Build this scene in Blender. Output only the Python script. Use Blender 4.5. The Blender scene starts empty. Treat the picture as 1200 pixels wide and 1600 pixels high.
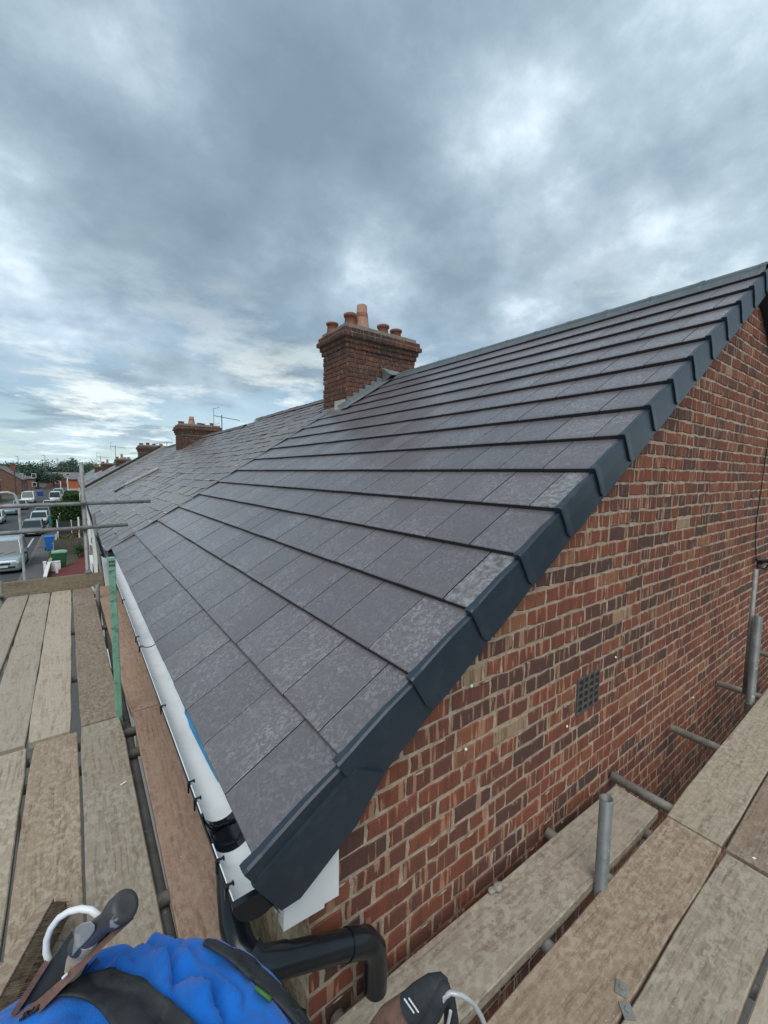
import bpy, math, random
import numpy as np
from mathutils import Vector, Matrix, Euler
random.seed(7)
rnd = random.uniform
D = bpy.data
scene = bpy.context.scene
COL = scene.collection

# ------------------------------------------------------------------ camera
F = 650.0
_v1 = np.array([118-600., 735-800., F]); _v1 /= np.linalg.norm(_v1)
_v2 = np.array([1480-600., 750-800., F]); _v2 -= _v1*(_v2@_v1); _v2 /= np.linalg.norm(_v2)
_up = -np.cross(_v1, _v2)
RM = np.array([_v2, _v1, _up])          # world axes in camera terms: X up the roof, Y down the street, Z up
right = RM@np.array([1., 0, 0]); down = RM@np.array([0, 1., 0]); fwd = RM@np.array([0, 0, 1.])
cd = D.cameras.new('camera'); cam = D.objects.new('camera', cd); COL.objects.link(cam)
cam.matrix_world = Matrix(((right[0], -down[0], -fwd[0], 0), (right[1], -down[1], -fwd[1], 0), (right[2], -down[2], -fwd[2], 0), (0, 0, 0, 1)))
cd.sensor_fit = 'HORIZONTAL'; cd.sensor_width = 36; cd.lens = 36*F/1200
cd.clip_start = 0.02; cd.clip_end = 3000
scene.camera = cam

def ray(px, py): return RM@np.array([px-600., py-800., F])
def onZ(px, py, z): r = ray(px, py); return r*z/r[2]
def onY(px, py, y): r = ray(px, py); return r*y/r[1]

# ------------------------------------------------------------------ world, sun, exposure
SUN_EL, SUN_AZ = math.radians(52), math.radians(215)      # azimuth from +Y clockwise: from behind left of the gable
W = D.worlds.new('World'); scene.world = W; W.use_nodes = True
nt = W.node_tree; nt.nodes.clear()
def NN(nt, t, **kw):
    n = nt.nodes.new(t)
    for k, v in kw.items():
        if k == 'inp':
            for a, b in v.items(): n.inputs[a].default_value = b
        else: setattr(n, k, v)
    return n
def ramp(nt, stops, fac=None, interp='LINEAR'):
    r = nt.nodes.new('ShaderNodeValToRGB'); cr = r.color_ramp; cr.interpolation = interp
    while len(cr.elements) > 1: cr.elements.remove(cr.elements[0])
    cr.elements[0].position = stops[0][0]; cr.elements[0].color = (*stops[0][1], 1)
    for p, c in stops[1:]:
        e = cr.elements.new(p); e.color = (*c, 1)
    if fac is not None: nt.links.new(fac, r.inputs[0])
    return r
def math_(nt, op, a, b=None, c=None, clamp=False):
    n = nt.nodes.new('ShaderNodeMath'); n.operation = op; n.use_clamp = clamp
    for i, v in enumerate((a, b, c)):
        if v is None: continue
        if isinstance(v, (int, float)): n.inputs[i].default_value = v
        else: nt.links.new(v, n.inputs[i])
    return n.outputs[0]
def mixc(nt, fac, a, b, blend='MIX'):
    n = nt.nodes.new('ShaderNodeMix'); n.data_type = 'RGBA'; n.blend_type = blend
    for i, v in ((0, fac), (6, a), (7, b)):
        if isinstance(v, (int, float)): n.inputs[i].default_value = v
        elif isinstance(v, tuple): n.inputs[i].default_value = (*v, 1) if len(v) == 3 else v
        else: nt.links.new(v, n.inputs[i])
    return n.outputs[2]
def sky_nodes():
    L = nt.links
    tc = NN(nt, 'ShaderNodeTexCoord')
    sky = NN(nt, 'ShaderNodeTexSky', sky_type='NISHITA', sun_disc=False, sun_elevation=SUN_EL, sun_rotation=SUN_AZ)
    skc = mixc(nt, 1.0, sky.outputs[0], (0.085, 0.085, 0.085), 'MULTIPLY')
    sep = NN(nt, 'ShaderNodeSeparateXYZ'); L.new(tc.outputs['Generated'], sep.inputs[0])
    zc = math_(nt, 'MAXIMUM', sep.outputs[2], 0.0)
    k = math_(nt, 'ADD', zc, 0.42)
    cx = math_(nt, 'DIVIDE', sep.outputs[0], k); cy = math_(nt, 'DIVIDE', sep.outputs[1], k)
    cmb = NN(nt, 'ShaderNodeCombineXYZ'); L.new(cx, cmb.inputs[0]); L.new(cy, cmb.inputs[1])
    def noise(scale, detail, rough, off, dist=0.0, src=None):
        mp = NN(nt, 'ShaderNodeMapping'); mp.inputs['Location'].default_value = off
        L.new(src or cmb.outputs[0], mp.inputs[0])
        n = NN(nt, 'ShaderNodeTexNoise', noise_dimensions='3D')
        n.inputs['Scale'].default_value = scale; n.inputs['Detail'].default_value = detail
        n.inputs['Roughness'].default_value = rough; n.inputs['Distortion'].default_value = dist
        L.new(mp.outputs[0], n.inputs[0]); return n.outputs[0]
    n1 = noise(1.5, 3, 0.5, SKY_OFF1, 0.15)          # the great grey masses
    n2 = noise(4.2, 9, 0.60, SKY_OFF2, 0.0)          # their billows
    n3 = noise(0.9, 2, 0.5, SKY_OFF3)                # hue drift
    v = math_(nt, 'ADD', math_(nt, 'MULTIPLY', n1, 0.55), math_(nt, 'MULTIPLY', n2, 0.45))
    # thick and thin parts of the overcast, by direction
    for (px_, py_, wid, amp) in SKY_MASS:
        d = ray(px_, py_); d = d/np.linalg.norm(d)
        dp = NN(nt, 'ShaderNodeVectorMath', operation='DOT_PRODUCT'); L.new(tc.outputs['Generated'], dp.inputs[0]); dp.inputs[1].default_value = tuple(d)
        e = math_(nt, 'EXPONENT', math_(nt, 'MULTIPLY', math_(nt, 'SUBTRACT', dp.outputs['Value'], 1.0), 2.0/wid**2))
        v = math_(nt, 'ADD', v, math_(nt, 'MULTIPLY', e, amp))
    hz = math_(nt, 'SUBTRACT', 1.0, math_(nt, 'MULTIPLY', zc, 1.9), clamp=True)
    hz2 = math_(nt, 'POWER', hz, 2.0)
    v = math_(nt, 'ADD', v, math_(nt, 'MULTIPLY', hz2, 0.035))
    cl = ramp(nt, [(0.33, (0.150, 0.205, 0.240)), (0.43, (0.185, 0.250, 0.290)), (0.50, (0.245, 0.315, 0.355)), (0.56, (0.325, 0.40, 0.44)), (0.615, (0.46, 0.54, 0.575)), (0.68, (0.66, 0.72, 0.73)), (0.78, (0.86, 0.88, 0.86))], v)
    tint = mixc(nt, math_(nt, 'MULTIPLY', n3, 1.0), (1.0, 1.09, 1.12), (1.09, 1.06, 1.15))
    clc = mixc(nt, 1.0, cl.outputs[0], tint, 'MULTIPLY')
    # long bands of open pale cyan sky low down, between streaks of cloud
    k2 = math_(nt, 'ADD', zc, 0.10)
    c2 = NN(nt, 'ShaderNodeCombineXYZ'); L.new(math_(nt, 'DIVIDE', sep.outputs[0], k2), c2.inputs[0]); L.new(math_(nt, 'DIVIDE', sep.outputs[1], k2), c2.inputs[1])
    n4 = noise(0.75, 7, 0.62, (11.0, 3.0, 0.0), 0.15, c2.outputs[0])
    gap = ramp(nt, [(0.45, (0, 0, 0)), (0.53, (1, 1, 1))], n4)
    gapf = math_(nt, 'MULTIPLY', gap.outputs[0], math_(nt, 'MULTIPLY', hz2, 1.3), clamp=True)
    pale = mixc(nt, 0.25, skc, (0.36, 0.52, 0.60))
    col = mixc(nt, gapf, clc, pale)
    n5 = noise(1.1, 8, 0.64, (2.0, 9.0, 0.0), 0.1, c2.outputs[0])
    st = ramp(nt, [(0.50, (0, 0, 0)), (0.62, (1, 1, 1))], n5)
    col = mixc(nt, math_(nt, 'MULTIPLY', st.outputs[0], math_(nt, 'MULTIPLY', hz2, 1.2), clamp=True), col, (0.80, 0.84, 0.80))
    # thin pale line on the horizon
    hl = math_(nt, 'POWER', math_(nt, 'SUBTRACT', 1.0, math_(nt, 'MULTIPLY', zc, 7.0), clamp=True), 2.0)
    col = mixc(nt, math_(nt, 'MULTIPLY', hl, 0.8), col, (0.40, 0.54, 0.60))
    bg = NN(nt, 'ShaderNodeBackground'); L.new(col, bg.inputs[0]); bg.inputs[1].default_value = 1.0
    out = NN(nt, 'ShaderNodeOutputWorld'); L.new(bg.outputs[0], out.inputs[0])
SKY_MASS = [(720, 255, .15, .050), (1010, 235, .20, .020), (560, 370, .09, .065), (60, 250, .22, .030), (270, 140, .09, .035), (420, 400, .08, .045), (330, 300, .22, -.03), (480, 60, .35, -.030), (850, 90, .25, -.030), (1020, 380, .13, -.075), (640, 470, .25, -.02), (120, 560, .16, .035), (1150, 400, .2, .02)]
SKY_OFF1 = (3.3, 1.2, 0.0); SKY_OFF2 = (0.0, 5.0, 2.0); SKY_OFF3 = (7.0, 2.0, 0.0)
sky_nodes()
sl = D.lights.new('sun', 'SUN'); sun = D.objects.new('sun', sl); COL.objects.link(sun)
sl.energy = 1.5; sl.angle = math.radians(45); sl.color = (1.0, 0.96, 0.9)
sdir = Vector((math.sin(SUN_AZ)*math.cos(SUN_EL), math.cos(SUN_AZ)*math.cos(SUN_EL), math.sin(SUN_EL)))
sun.rotation_euler = sdir.to_track_quat('Z', 'Y').to_euler(); sun.location = sdir*50
vs = scene.view_settings; vs.view_transform = 'Standard'; vs.look = 'None'; vs.exposure = 0.6; vs.gamma = 1.0; vs.use_curve_mapping = False

# ------------------------------------------------------------------ helpers
def link(o, parent=None):
    COL.objects.link(o)
    if parent is not None: o.parent = parent
    return o
def tag(o, label=None, cat=None, group=None, kind=None):
    if label: o['label'] = label
    if cat: o['category'] = cat
    if group: o['group'] = group
    if kind: o['kind'] = kind
    return o
def thing(name, loc, label, cat, group=None, rz=0.0):
    o = D.objects.new(name, None); link(o); o.location = loc; o.rotation_euler = (0, 0, rz); o.empty_display_size = .1
    return tag(o, label, cat, group)
class MB:
    def __init__(s): s.v = []; s.f = []; s.sm = []
    def add(s, vs_, fs, smooth=False):
        b = len(s.v); s.v += [tuple(v) for v in vs_]; s.f += [tuple(i+b for i in f) for f in fs]; s.sm += [smooth]*len(fs); return s
    def box(s, c, d, rot=None, taper=1.0):
        x, y, z = d[0]/2, d[1]/2, d[2]/2; c = Vector(c)
        P = [Vector((sx*x*(taper if sz > 0 else 1), sy*y*(taper if sz > 0 else 1), sz*z)) for sz in (-1, 1) for sy in (-1, 1) for sx in (-1, 1)]
        if rot is not None: P = [rot@p for p in P]
        return s.add([c+p for p in P], [(0, 2, 3, 1), (4, 5, 7, 6), (0, 1, 5, 4), (1, 3, 7, 5), (3, 2, 6, 7), (2, 0, 4, 6)])
    def span(s, a, b): # box from corner a to corner b
        return s.box([(a[i]+b[i])/2 for i in range(3)], [abs(a[i]-b[i]) for i in range(3)])
    def path(s, pts, r, n=12, cap=True, hollow=False):
        pts = [Vector(p) for p in pts]; rs = r if isinstance(r, (list, tuple)) else [r]*len(pts)
        rings = []; ref = None
        for i, p in enumerate(pts):
            t = ((pts[i+1]-p) if i < len(pts)-1 else (p-pts[i-1])).normalized()
            if 0 < i < len(pts)-1: t = ((pts[i+1]-p).normalized()+(p-pts[i-1]).normalized()).normalized()
            if ref is None: ref = Vector((0, 0, 1)) if abs(t.z) < .9 else Vector((1, 0, 0))
            a = t.cross(ref).normalized(); b = a.cross(t).normalized(); ref = b
            rings.append([p+(a*math.cos(2*math.pi*k/n)+b*math.sin(2*math.pi*k/n))*rs[i] for k in range(n)])
        vsx = [v for R_ in rings for v in R_]; fs = []
        for i in range(len(rings)-1):
            for k in range(n): fs.append((i*n+k, i*n+(k+1) % n, (i+1)*n+(k+1) % n, (i+1)*n+k))
        s.add(vsx, fs, True)
        if cap: s.add(rings[0], [tuple(range(n))[::-1]]); s.add(rings[-1], [tuple(range(n))])
        return s
    def pipe(s, a, b, r, wall=.004, n=14):  # open hollow tube
        a = Vector(a); b = Vector(b); t = (b-a).normalized(); ref = Vector((0, 0, 1)) if abs(t.z) < .9 else Vector((1, 0, 0))
        u = t.cross(ref).normalized(); w = u.cross(t)
        R_ = lambda p, q: [p+(u*math.cos(2*math.pi*k/n)+w*math.sin(2*math.pi*k/n))*q for k in range(n)]
        A, B, C, E_ = R_(a, r), R_(b, r), R_(b, r-wall), R_(a, r-wall)
        vsx = A+B+C+E_; fs = []
        for j in range(4):
            for k in range(n): fs.append((j*n+k, j*n+(k+1) % n, ((j+1) % 4)*n+(k+1) % n, ((j+1) % 4)*n+k))
        return s.add(vsx, fs, True)
    def lathe(s, c, prof, n=16):
        c = Vector(c); vsx = []; fs = []
        for (r, z) in prof: vsx += [c+Vector((r*math.cos(2*math.pi*k/n), r*math.sin(2*math.pi*k/n), z)) for k in range(n)]
        for i in range(len(prof)-1):
            for k in range(n): fs.append((i*n+k, i*n+(k+1) % n, (i+1)*n+(k+1) % n, (i+1)*n+k))
        s.add(vsx, fs, True)
        return s.add([vsx[k] for k in range(n)], [tuple(range(n))[::-1]]).add([vsx[len(vsx)-n+k] for k in range(n)], [tuple(range(n))])
    def prism(s, poly, axis, a, b):   # 2-D outline pushed along an axis; poly in the other two axes' order
        n = len(poly)
        def P(p, t): q = [p[0], p[1]]; q.insert(axis, t); return tuple(q)
        vsx = [P(p, a) for p in poly]+[P(p, b) for p in poly]
        return s.add(vsx, [tuple(range(n))[::-1], tuple(range(n, 2*n))]+[(i, (i+1) % n, n+(i+1) % n, n+i) for i in range(n)])
    def leaves(s, c, rad, count, size, flat=1.0, shell=.55):
        for _ in range(count):
            d = Vector((rnd(-1, 1), rnd(-1, 1), rnd(-1, 1)))
            if d.length > 1 or d.length < .05: continue
            d = d.normalized()*(shell+(1-shell)*random.random())
            p = Vector((c[0]+d.x*rad[0], c[1]+d.y*rad[1], c[2]+d.z*rad[2]))
            a = Vector((rnd(-1, 1), rnd(-1, 1), rnd(-.6, .6))).normalized()*size*rnd(.6, 1.4); b = a.cross(Vector((rnd(-1, 1), rnd(-1, 1), rnd(-1, 1)))).normalized()*size*rnd(.4, .9)
            s.add([p-a, p+b, p+a, p-b], [(0, 1, 2, 3)])
        return s
    def mesh(s, name, mat, off=(0, 0, 0)):
        me = D.meshes.new(name); o = Vector(off)
        me.from_pydata([tuple(Vector(v)-o) for v in s.v], [], s.f)
        me.polygons.foreach_set('use_smooth', s.sm)
        mats = mat if isinstance(mat, (list, tuple)) else [mat]
        for m in mats: me.materials.append(m)
        me.update(); return me
    def build(s, name, mat, parent=None, bevel=0, world=True):
        off = (0, 0, 0)
        if parent is not None and world:
            p = parent; off = Vector((0, 0, 0))
            while p is not None: off = off+p.location; p = p.parent
        o = D.objects.new(name, s.mesh(name, mat, off)); link(o, parent)
        if bevel:
            m = o.modifiers.new('bevel', 'BEVEL'); m.width = bevel; m.segments = 2; m.limit_method = 'ANGLE'; m.angle_limit = math.radians(40)
        return o
def single(name, mb, mat, label, cat, group=None, origin=None, bevel=0, kind=None):
    v = np.array(mb.v); org = origin if origin is not None else ((v[:, 0].min()+v[:, 0].max())/2, (v[:, 1].min()+v[:, 1].max())/2, v[:, 2].min())
    o = D.objects.new(name, mb.mesh(name, mat, org)); o.location = org; link(o); tag(o, label, cat, group, kind)
    if bevel:
        m = o.modifiers.new('bevel', 'BEVEL'); m.width = bevel; m.segments = 2; m.limit_method = 'ANGLE'; m.angle_limit = math.radians(40)
    return o

# ------------------------------------------------------------------ materials
def mat_new(name):
    m = D.materials.new(name); m.use_nodes = True; n = m.node_tree; n.nodes.clear()
    o = n.nodes.new('ShaderNodeOutputMaterial'); b = n.nodes.new('ShaderNodeBsdfPrincipled'); n.links.new(b.outputs[0], o.inputs[0])
    return m, n, b
def coords(n, scale=(1, 1, 1), use='Object', rand=True):
    tc = n.nodes.new('ShaderNodeTexCoord'); mp = n.nodes.new('ShaderNodeMapping'); mp.inputs['Scale'].default_value = scale
    n.links.new(tc.outputs[use], mp.inputs[0])
    if rand:
        oi = n.nodes.new('ShaderNodeObjectInfo'); m_ = math_(n, 'MULTIPLY', oi.outputs['Random'], 37.0)
        c = n.nodes.new('ShaderNodeCombineXYZ'); [n.links.new(m_, c.inputs[i]) for i in range(3)]
        n.links.new(c.outputs[0], mp.inputs['Location'])
    return mp.outputs[0]
def tex(n, vec, scale, detail=4, rough=.55, dist=0.0):
    t = n.nodes.new('ShaderNodeTexNoise'); t.inputs['Scale'].default_value = scale; t.inputs['Detail'].default_value = detail
    t.inputs['Roughness'].default_value = rough; t.inputs['Distortion'].default_value = dist; n.links.new(vec, t.inputs[0]); return t.outputs[0]
def bump(n, b, h, strength=.3, dist=.01):
    bp = n.nodes.new('ShaderNodeBump'); bp.inputs['Strength'].default_value = strength; bp.inputs['Distance'].default_value = dist
    n.links.new(h, bp.inputs['Height']); n.links.new(bp.outputs[0], b.inputs['Normal'])
def setb(n, b, col=None, rough=.6, metal=0., spec=None):
    if col is not None:
        if isinstance(col, tuple): b.inputs['Base Color'].default_value = (*col, 1)
        else: n.links.new(col, b.inputs['Base Color'])
    if isinstance(rough, (int, float)): b.inputs['Roughness'].default_value = rough
    else: n.links.new(rough, b.inputs['Roughness'])
    b.inputs['Metallic'].default_value = metal
    if spec is not None: b.inputs['Specular IOR Level'].default_value = spec
def M_plain(name, col, rough=.6, metal=0., vary=.25, scale=6, bstr=.15, dirt=None, spec=None, bdist=.005):
    m, n, b = mat_new(name); c = coords(n)
    t = tex(n, c, scale, 5, .6)
    r = ramp(n, [(.3, tuple(x*(1-vary) for x in col)), (.7, tuple(min(1, x*(1+vary)) for x in col))], t).outputs[0]
    if dirt:
        t2 = tex(n, c, scale*3.1, 6, .65); f = ramp(n, [(.52, (0, 0, 0)), (.68, (1, 1, 1))], t2).outputs[0]
        r = mixc(n, math_(n, 'MULTIPLY', f, dirt[1]), r, dirt[0])
    setb(n, b, r, rough, metal, spec); bump(n, b, tex(n, c, scale*8, 3), bstr, bdist); return m
def M_brick(name, island=False, dark=1.0):
    m, n, b = mat_new(name)
    if island: g = n.nodes.new('ShaderNodeNewGeometry'); R_ = g.outputs['Random Per Island']
    else: g = n.nodes.new('ShaderNodeObjectInfo'); R_ = g.outputs['Random']
    tc = n.nodes.new('ShaderNodeTexCoord'); mul = math_(n, 'MULTIPLY', R_, 61.0)
    add = n.nodes.new('ShaderNodeVectorMath'); add.operation = 'ADD'; cmb = n.nodes.new('ShaderNodeCombineXYZ')
    [n.links.new(mul, cmb.inputs[i]) for i in range(3)]; n.links.new(tc.outputs['Object'], add.inputs[0]); n.links.new(cmb.outputs[0], add.inputs[1]); P = add.outputs[0]
    base = ramp(n, [(0, (.20, .066, .040)), (.16, (.145, .058, .042)), (.32, (.225, .076, .044)), (.46, (.105, .052, .042)), (.56, (.205, .068, .044)), (.70, (.16, .064, .044)), (.82, (.235, .090, .050)), (.90, (.095, .052, .044)), (.96, (.27, .12, .065)), (.99, (.32, .22, .14))], R_, 'CONSTANT').outputs[0]
    mp = n.nodes.new('ShaderNodeMapping'); mp.inputs['Scale'].default_value = (1, 1, .10); n.links.new(P, mp.inputs[0])
    s1 = tex(n, mp.outputs[0], 30, 3, .55, .5)       # vertical kiln streaks: bands of dark and pale
    f1 = ramp(n, [(.40, (0, 0, 0)), (.46, (1, 1, 1))], s1).outputs[0]
    s2 = tex(n, mp.outputs[0], 44, 2, .5)
    f2 = ramp(n, [(.585, (0, 0, 0)), (.62, (1, 1, 1))], s2).outputs[0]
    c = mixc(n, math_(n, 'SUBTRACT', 1.0, f1), base, mixc(n, .45, base, (.085, .048, .036)))
    c = mixc(n, math_(n, 'MULTIPLY', f2, .52), c, (.50, .31, .20))
    t = tex(n, P, 55, 6, .7); sp = ramp(n, [(.60, (0, 0, 0)), (.74, (1, 1, 1))], t).outputs[0]
    c = mixc(n, math_(n, 'MULTIPLY', sp, .35), c, (.36, .25, .18))
    c = mixc(n, ramp(n, [(.25, (1, 1, 1)), (.42, (0, 0, 0))], t).outputs[0], c, (.045, .03, .028))
    if dark != 1.0: c = mixc(n, 1.0, mixc(n, .25, c, (.12, .10, .09)), (dark, dark, dark), 'MULTIPLY')
    setb(n, b, c, .86, 0, .25); bump(n, b, math_(n, 'ADD', tex(n, P, 90, 5, .7), math_(n, 'MULTIPLY', s1, .6)), .5, .006); return m
def M_wood(name, tone=(.38, .325, .26), dark=(.22, .17, .12), mud=(.46, .41, .34), mudamt=.65, green=0.0):
    m, n, b = mat_new(name)
    g = coords(n, (1.2, 14, 14)); c = coords(n)
    gr = tex(n, g, 3.0, 7, .62, 1.2); fine = tex(n, coords(n, (3, 60, 60)), 4, 4, .6)
    col = ramp(n, [(.26, dark), (.5, tone), (.76, tuple(x*1.15 for x in tone))], gr).outputs[0]
    wv = n.nodes.new('ShaderNodeTexWave'); wv.wave_type = 'BANDS'; wv.bands_direction = 'Y'; wv.inputs['Scale'].default_value = 4.5; wv.inputs['Distortion'].default_value = 7; wv.inputs['Detail'].default_value = 2; wv.inputs['Detail Scale'].default_value = .7
    n.links.new(coords(n, (.55, 2.6, 2.6)), wv.inputs[0])
    grain = ramp(n, [(.0, (1, 1, 1)), (.22, (0, 0, 0))], wv.outputs[0]).outputs[0]
    zone = ramp(n, [(.52, (0, 0, 0)), (.66, (1, 1, 1))], tex(n, c, 1.9, 2)).outputs[0]
    col = mixc(n, math_(n, 'MULTIPLY', math_(n, 'MULTIPLY', grain, zone), .55), col, tuple(x*.75 for x in dark))
    big = ramp(n, [(.40, (0, 0, 0)), (.62, (1, 1, 1))], tex(n, c, 2.6, 4, .6)).outputs[0]
    mt = ramp(n, [(.46, (0, 0, 0)), (.56, (1, 1, 1))], tex(n, coords(n, (.75, 1.2, 1)), 38, 8, .74, .25)).outputs[0]
    mf = math_(n, 'MULTIPLY', math_(n, 'ADD', math_(n, 'MULTIPLY', big, .55), .45), math_(n, 'MULTIPLY', mt, mudamt))
    col = mixc(n, mf, col, mud)
    blot = ramp(n, [(.62, (0, 0, 0)), (.75, (1, 1, 1))], tex(n, c, 7, 5, .65)).outputs[0]
    col = mixc(n, math_(n, 'MULTIPLY', blot, .6), col, tuple(x*.75 for x in dark))
    pale = ramp(n, [(.60, (0, 0, 0)), (.72, (1, 1, 1))], tex(n, c, 3.4, 6, .7, .3)).outputs[0]
    col = mixc(n, math_(n, 'MULTIPLY', pale, .35), col, (.50, .50, .46))
    speck = ramp(n, [(.71, (0, 0, 0)), (.74, (1, 1, 1))], tex(n, c, 90, 2)).outputs[0]
    col = mixc(n, math_(n, 'MULTIPLY', speck, .6), col, (.6, .58, .52))
    if green: col = mixc(n, math_(n, 'MULTIPLY', big, green), col, (.16, .17, .09))
    oi = n.nodes.new('ShaderNodeObjectInfo'); rv = ramp(n, [(0, (.82, .82, .84)), (1, (1.12, 1.1, 1.06))], oi.outputs['Random']).outputs[0]
    col = mixc(n, 1.0, col, rv, 'MULTIPLY')
    setb(n, b, col, .88, 0, .2); bump(n, b, math_(n, 'ADD', math_(n, 'ADD', gr, math_(n, 'MULTIPLY', fine, .5)), math_(n, 'MULTIPLY', mt, .35)), .40, .003); return m
def M_tile(name, island=False):
    m, n, b = mat_new(name)
    g = n.nodes.new('ShaderNodeNewGeometry') if island else n.nodes.new('ShaderNodeObjectInfo'); R_ = g.outputs['Random Per Island' if island else 'Random']
    c = coords(n)
    base = ramp(n, [(0, (.102, .092, .102)), (.5, (.116, .104, .114)), (1, (.130, .115, .124))], R_).outputs[0]
    cloud = tex(n, c, 3.2, 4, .6)
    mott = ramp(n, [(.48, (0, 0, 0)), (.60, (1, 1, 1))], tex(n, c, 52, 5, .68, 1.2)).outputs[0]
    patch = ramp(n, [(.40, (0, 0, 0)), (.62, (1, 1, 1))], tex(n, c, 3.0, 3, .6, .5)).outputs[0]
    bloomy = ramp(n, [(.1, (.5, .5, .5)), (.9, (1, 1, 1))], R_).outputs[0]
    f = math_(n, 'MULTIPLY', math_(n, 'MULTIPLY', mott, math_(n, 'ADD', math_(n, 'MULTIPLY', patch, .75), .25)), math_(n, 'MULTIPLY', bloomy, .50))
    col = mixc(n, f, base, (.36, .355, .38))
    rust = ramp(n, [(.55, (0, 0, 0)), (.7, (1, 1, 1))], tex(n, c, 5, 4, .6)).outputs[0]
    col = mixc(n, math_(n, 'MULTIPLY', rust, .30), col, (.135, .105, .10))
    speck = ramp(n, [(.73, (0, 0, 0)), (.77, (1, 1, 1))], tex(n, c, 70, 2)).outputs[0]
    col = mixc(n, math_(n, 'MULTIPLY', speck, .5), col, (.45, .45, .47))
    rr = ramp(n, [(.2, (.40, .40, .40)), (.8, (.20, .20, .20))], mott).outputs[0]
    setb(n, b, col, rr, 0, .7); bump(n, b, math_(n, 'ADD', tex(n, c, 120, 3), math_(n, 'MULTIPLY', cloud, 2.0)), .12, .003); return m
def M_slate(name, island=True):
    m, n, b = mat_new(name)
    g = n.nodes.new('ShaderNodeNewGeometry') if island else n.nodes.new('ShaderNodeObjectInfo'); R_ = g.outputs['Random Per Island' if island else 'Random']
    c = coords(n, use='Object', rand=False)
    gp = n.nodes.new('ShaderNodeNewGeometry')
    base = ramp(n, [(0, (.085, .072, .078)), (.25, (.125, .105, .108)), (.5, (.10, .085, .092)), (.7, (.155, .13, .125)), (.85, (.13, .11, .115)), (1, (.185, .16, .15))], R_).outputs[0]
    w = tex(n, gp.outputs['Position'], .8, 4, .6); patch = ramp(n, [(.4, (0, 0, 0)), (.62, (1, 1, 1))], w).outputs[0]
    col = mixc(n, math_(n, 'MULTIPLY', patch, .45), base, (.155, .145, .115))
    lic = ramp(n, [(.54, (0, 0, 0)), (.66, (1, 1, 1))], tex(n, gp.outputs['Position'], 14, 5, .7)).outputs[0]
    col = mixc(n, math_(n, 'MULTIPLY', lic, .65), col, (.30, .285, .27))
    setb(n, b, col, .36, 0, .6); bump(n, b, tex(n, gp.outputs['Position'], 30, 5, .7), .4, .006); return m
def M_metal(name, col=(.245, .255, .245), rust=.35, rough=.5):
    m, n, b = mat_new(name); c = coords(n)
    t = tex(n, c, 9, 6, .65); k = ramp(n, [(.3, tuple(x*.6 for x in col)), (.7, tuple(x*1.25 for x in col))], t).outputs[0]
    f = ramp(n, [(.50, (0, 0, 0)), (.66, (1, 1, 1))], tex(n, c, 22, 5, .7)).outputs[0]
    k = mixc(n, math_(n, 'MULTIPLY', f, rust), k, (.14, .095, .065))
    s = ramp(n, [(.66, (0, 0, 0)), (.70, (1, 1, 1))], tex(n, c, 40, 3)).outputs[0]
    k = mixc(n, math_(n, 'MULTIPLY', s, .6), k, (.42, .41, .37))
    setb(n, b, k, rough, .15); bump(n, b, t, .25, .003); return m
def M_leaf(name, a, c_):
    m, n, b = mat_new(name); g = n.nodes.new('ShaderNodeNewGeometry')
    t = tex(n, coords(n), 1.3, 3); f = math_(n, 'ADD', math_(n, 'MULTIPLY', g.outputs['Random Per Island'], .6), math_(n, 'MULTIPLY', t, .5))
    setb(n, b, ramp(n, [(.2, a), (.85, c_)], f).outputs[0], .65, 0, .3); return m
def M_render(name, a, c_):
    m, n, b = mat_new(name); c = coords(n)
    t = tex(n, c, 26, 6, .7, .5); setb(n, b, ramp(n, [(.35, a), (.6, c_)], t).outputs[0], .9, 0, .2); bump(n, b, tex(n, c, 60, 5, .7), .9, .012); return m
def M_asphalt(name, col, cracks=False):
    m, n, b = mat_new(name); tc = n.nodes.new('ShaderNodeNewGeometry'); P = tc.outputs['Position']
    k = ramp(n, [(.3, tuple(x*.75 for x in col)), (.7, tuple(x*1.3 for x in col))], tex(n, P, .35, 6, .65)).outputs[0]
    f = tex(n, P, 9, 5, .7); k = mixc(n, .3, k, ramp(n, [(.3, tuple(x*.6 for x in col)), (.7, tuple(x*1.6 for x in col))], f).outputs[0])
    setb(n, b, k, .85, 0, .3); bump(n, b, f, .3, .01); return m
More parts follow.
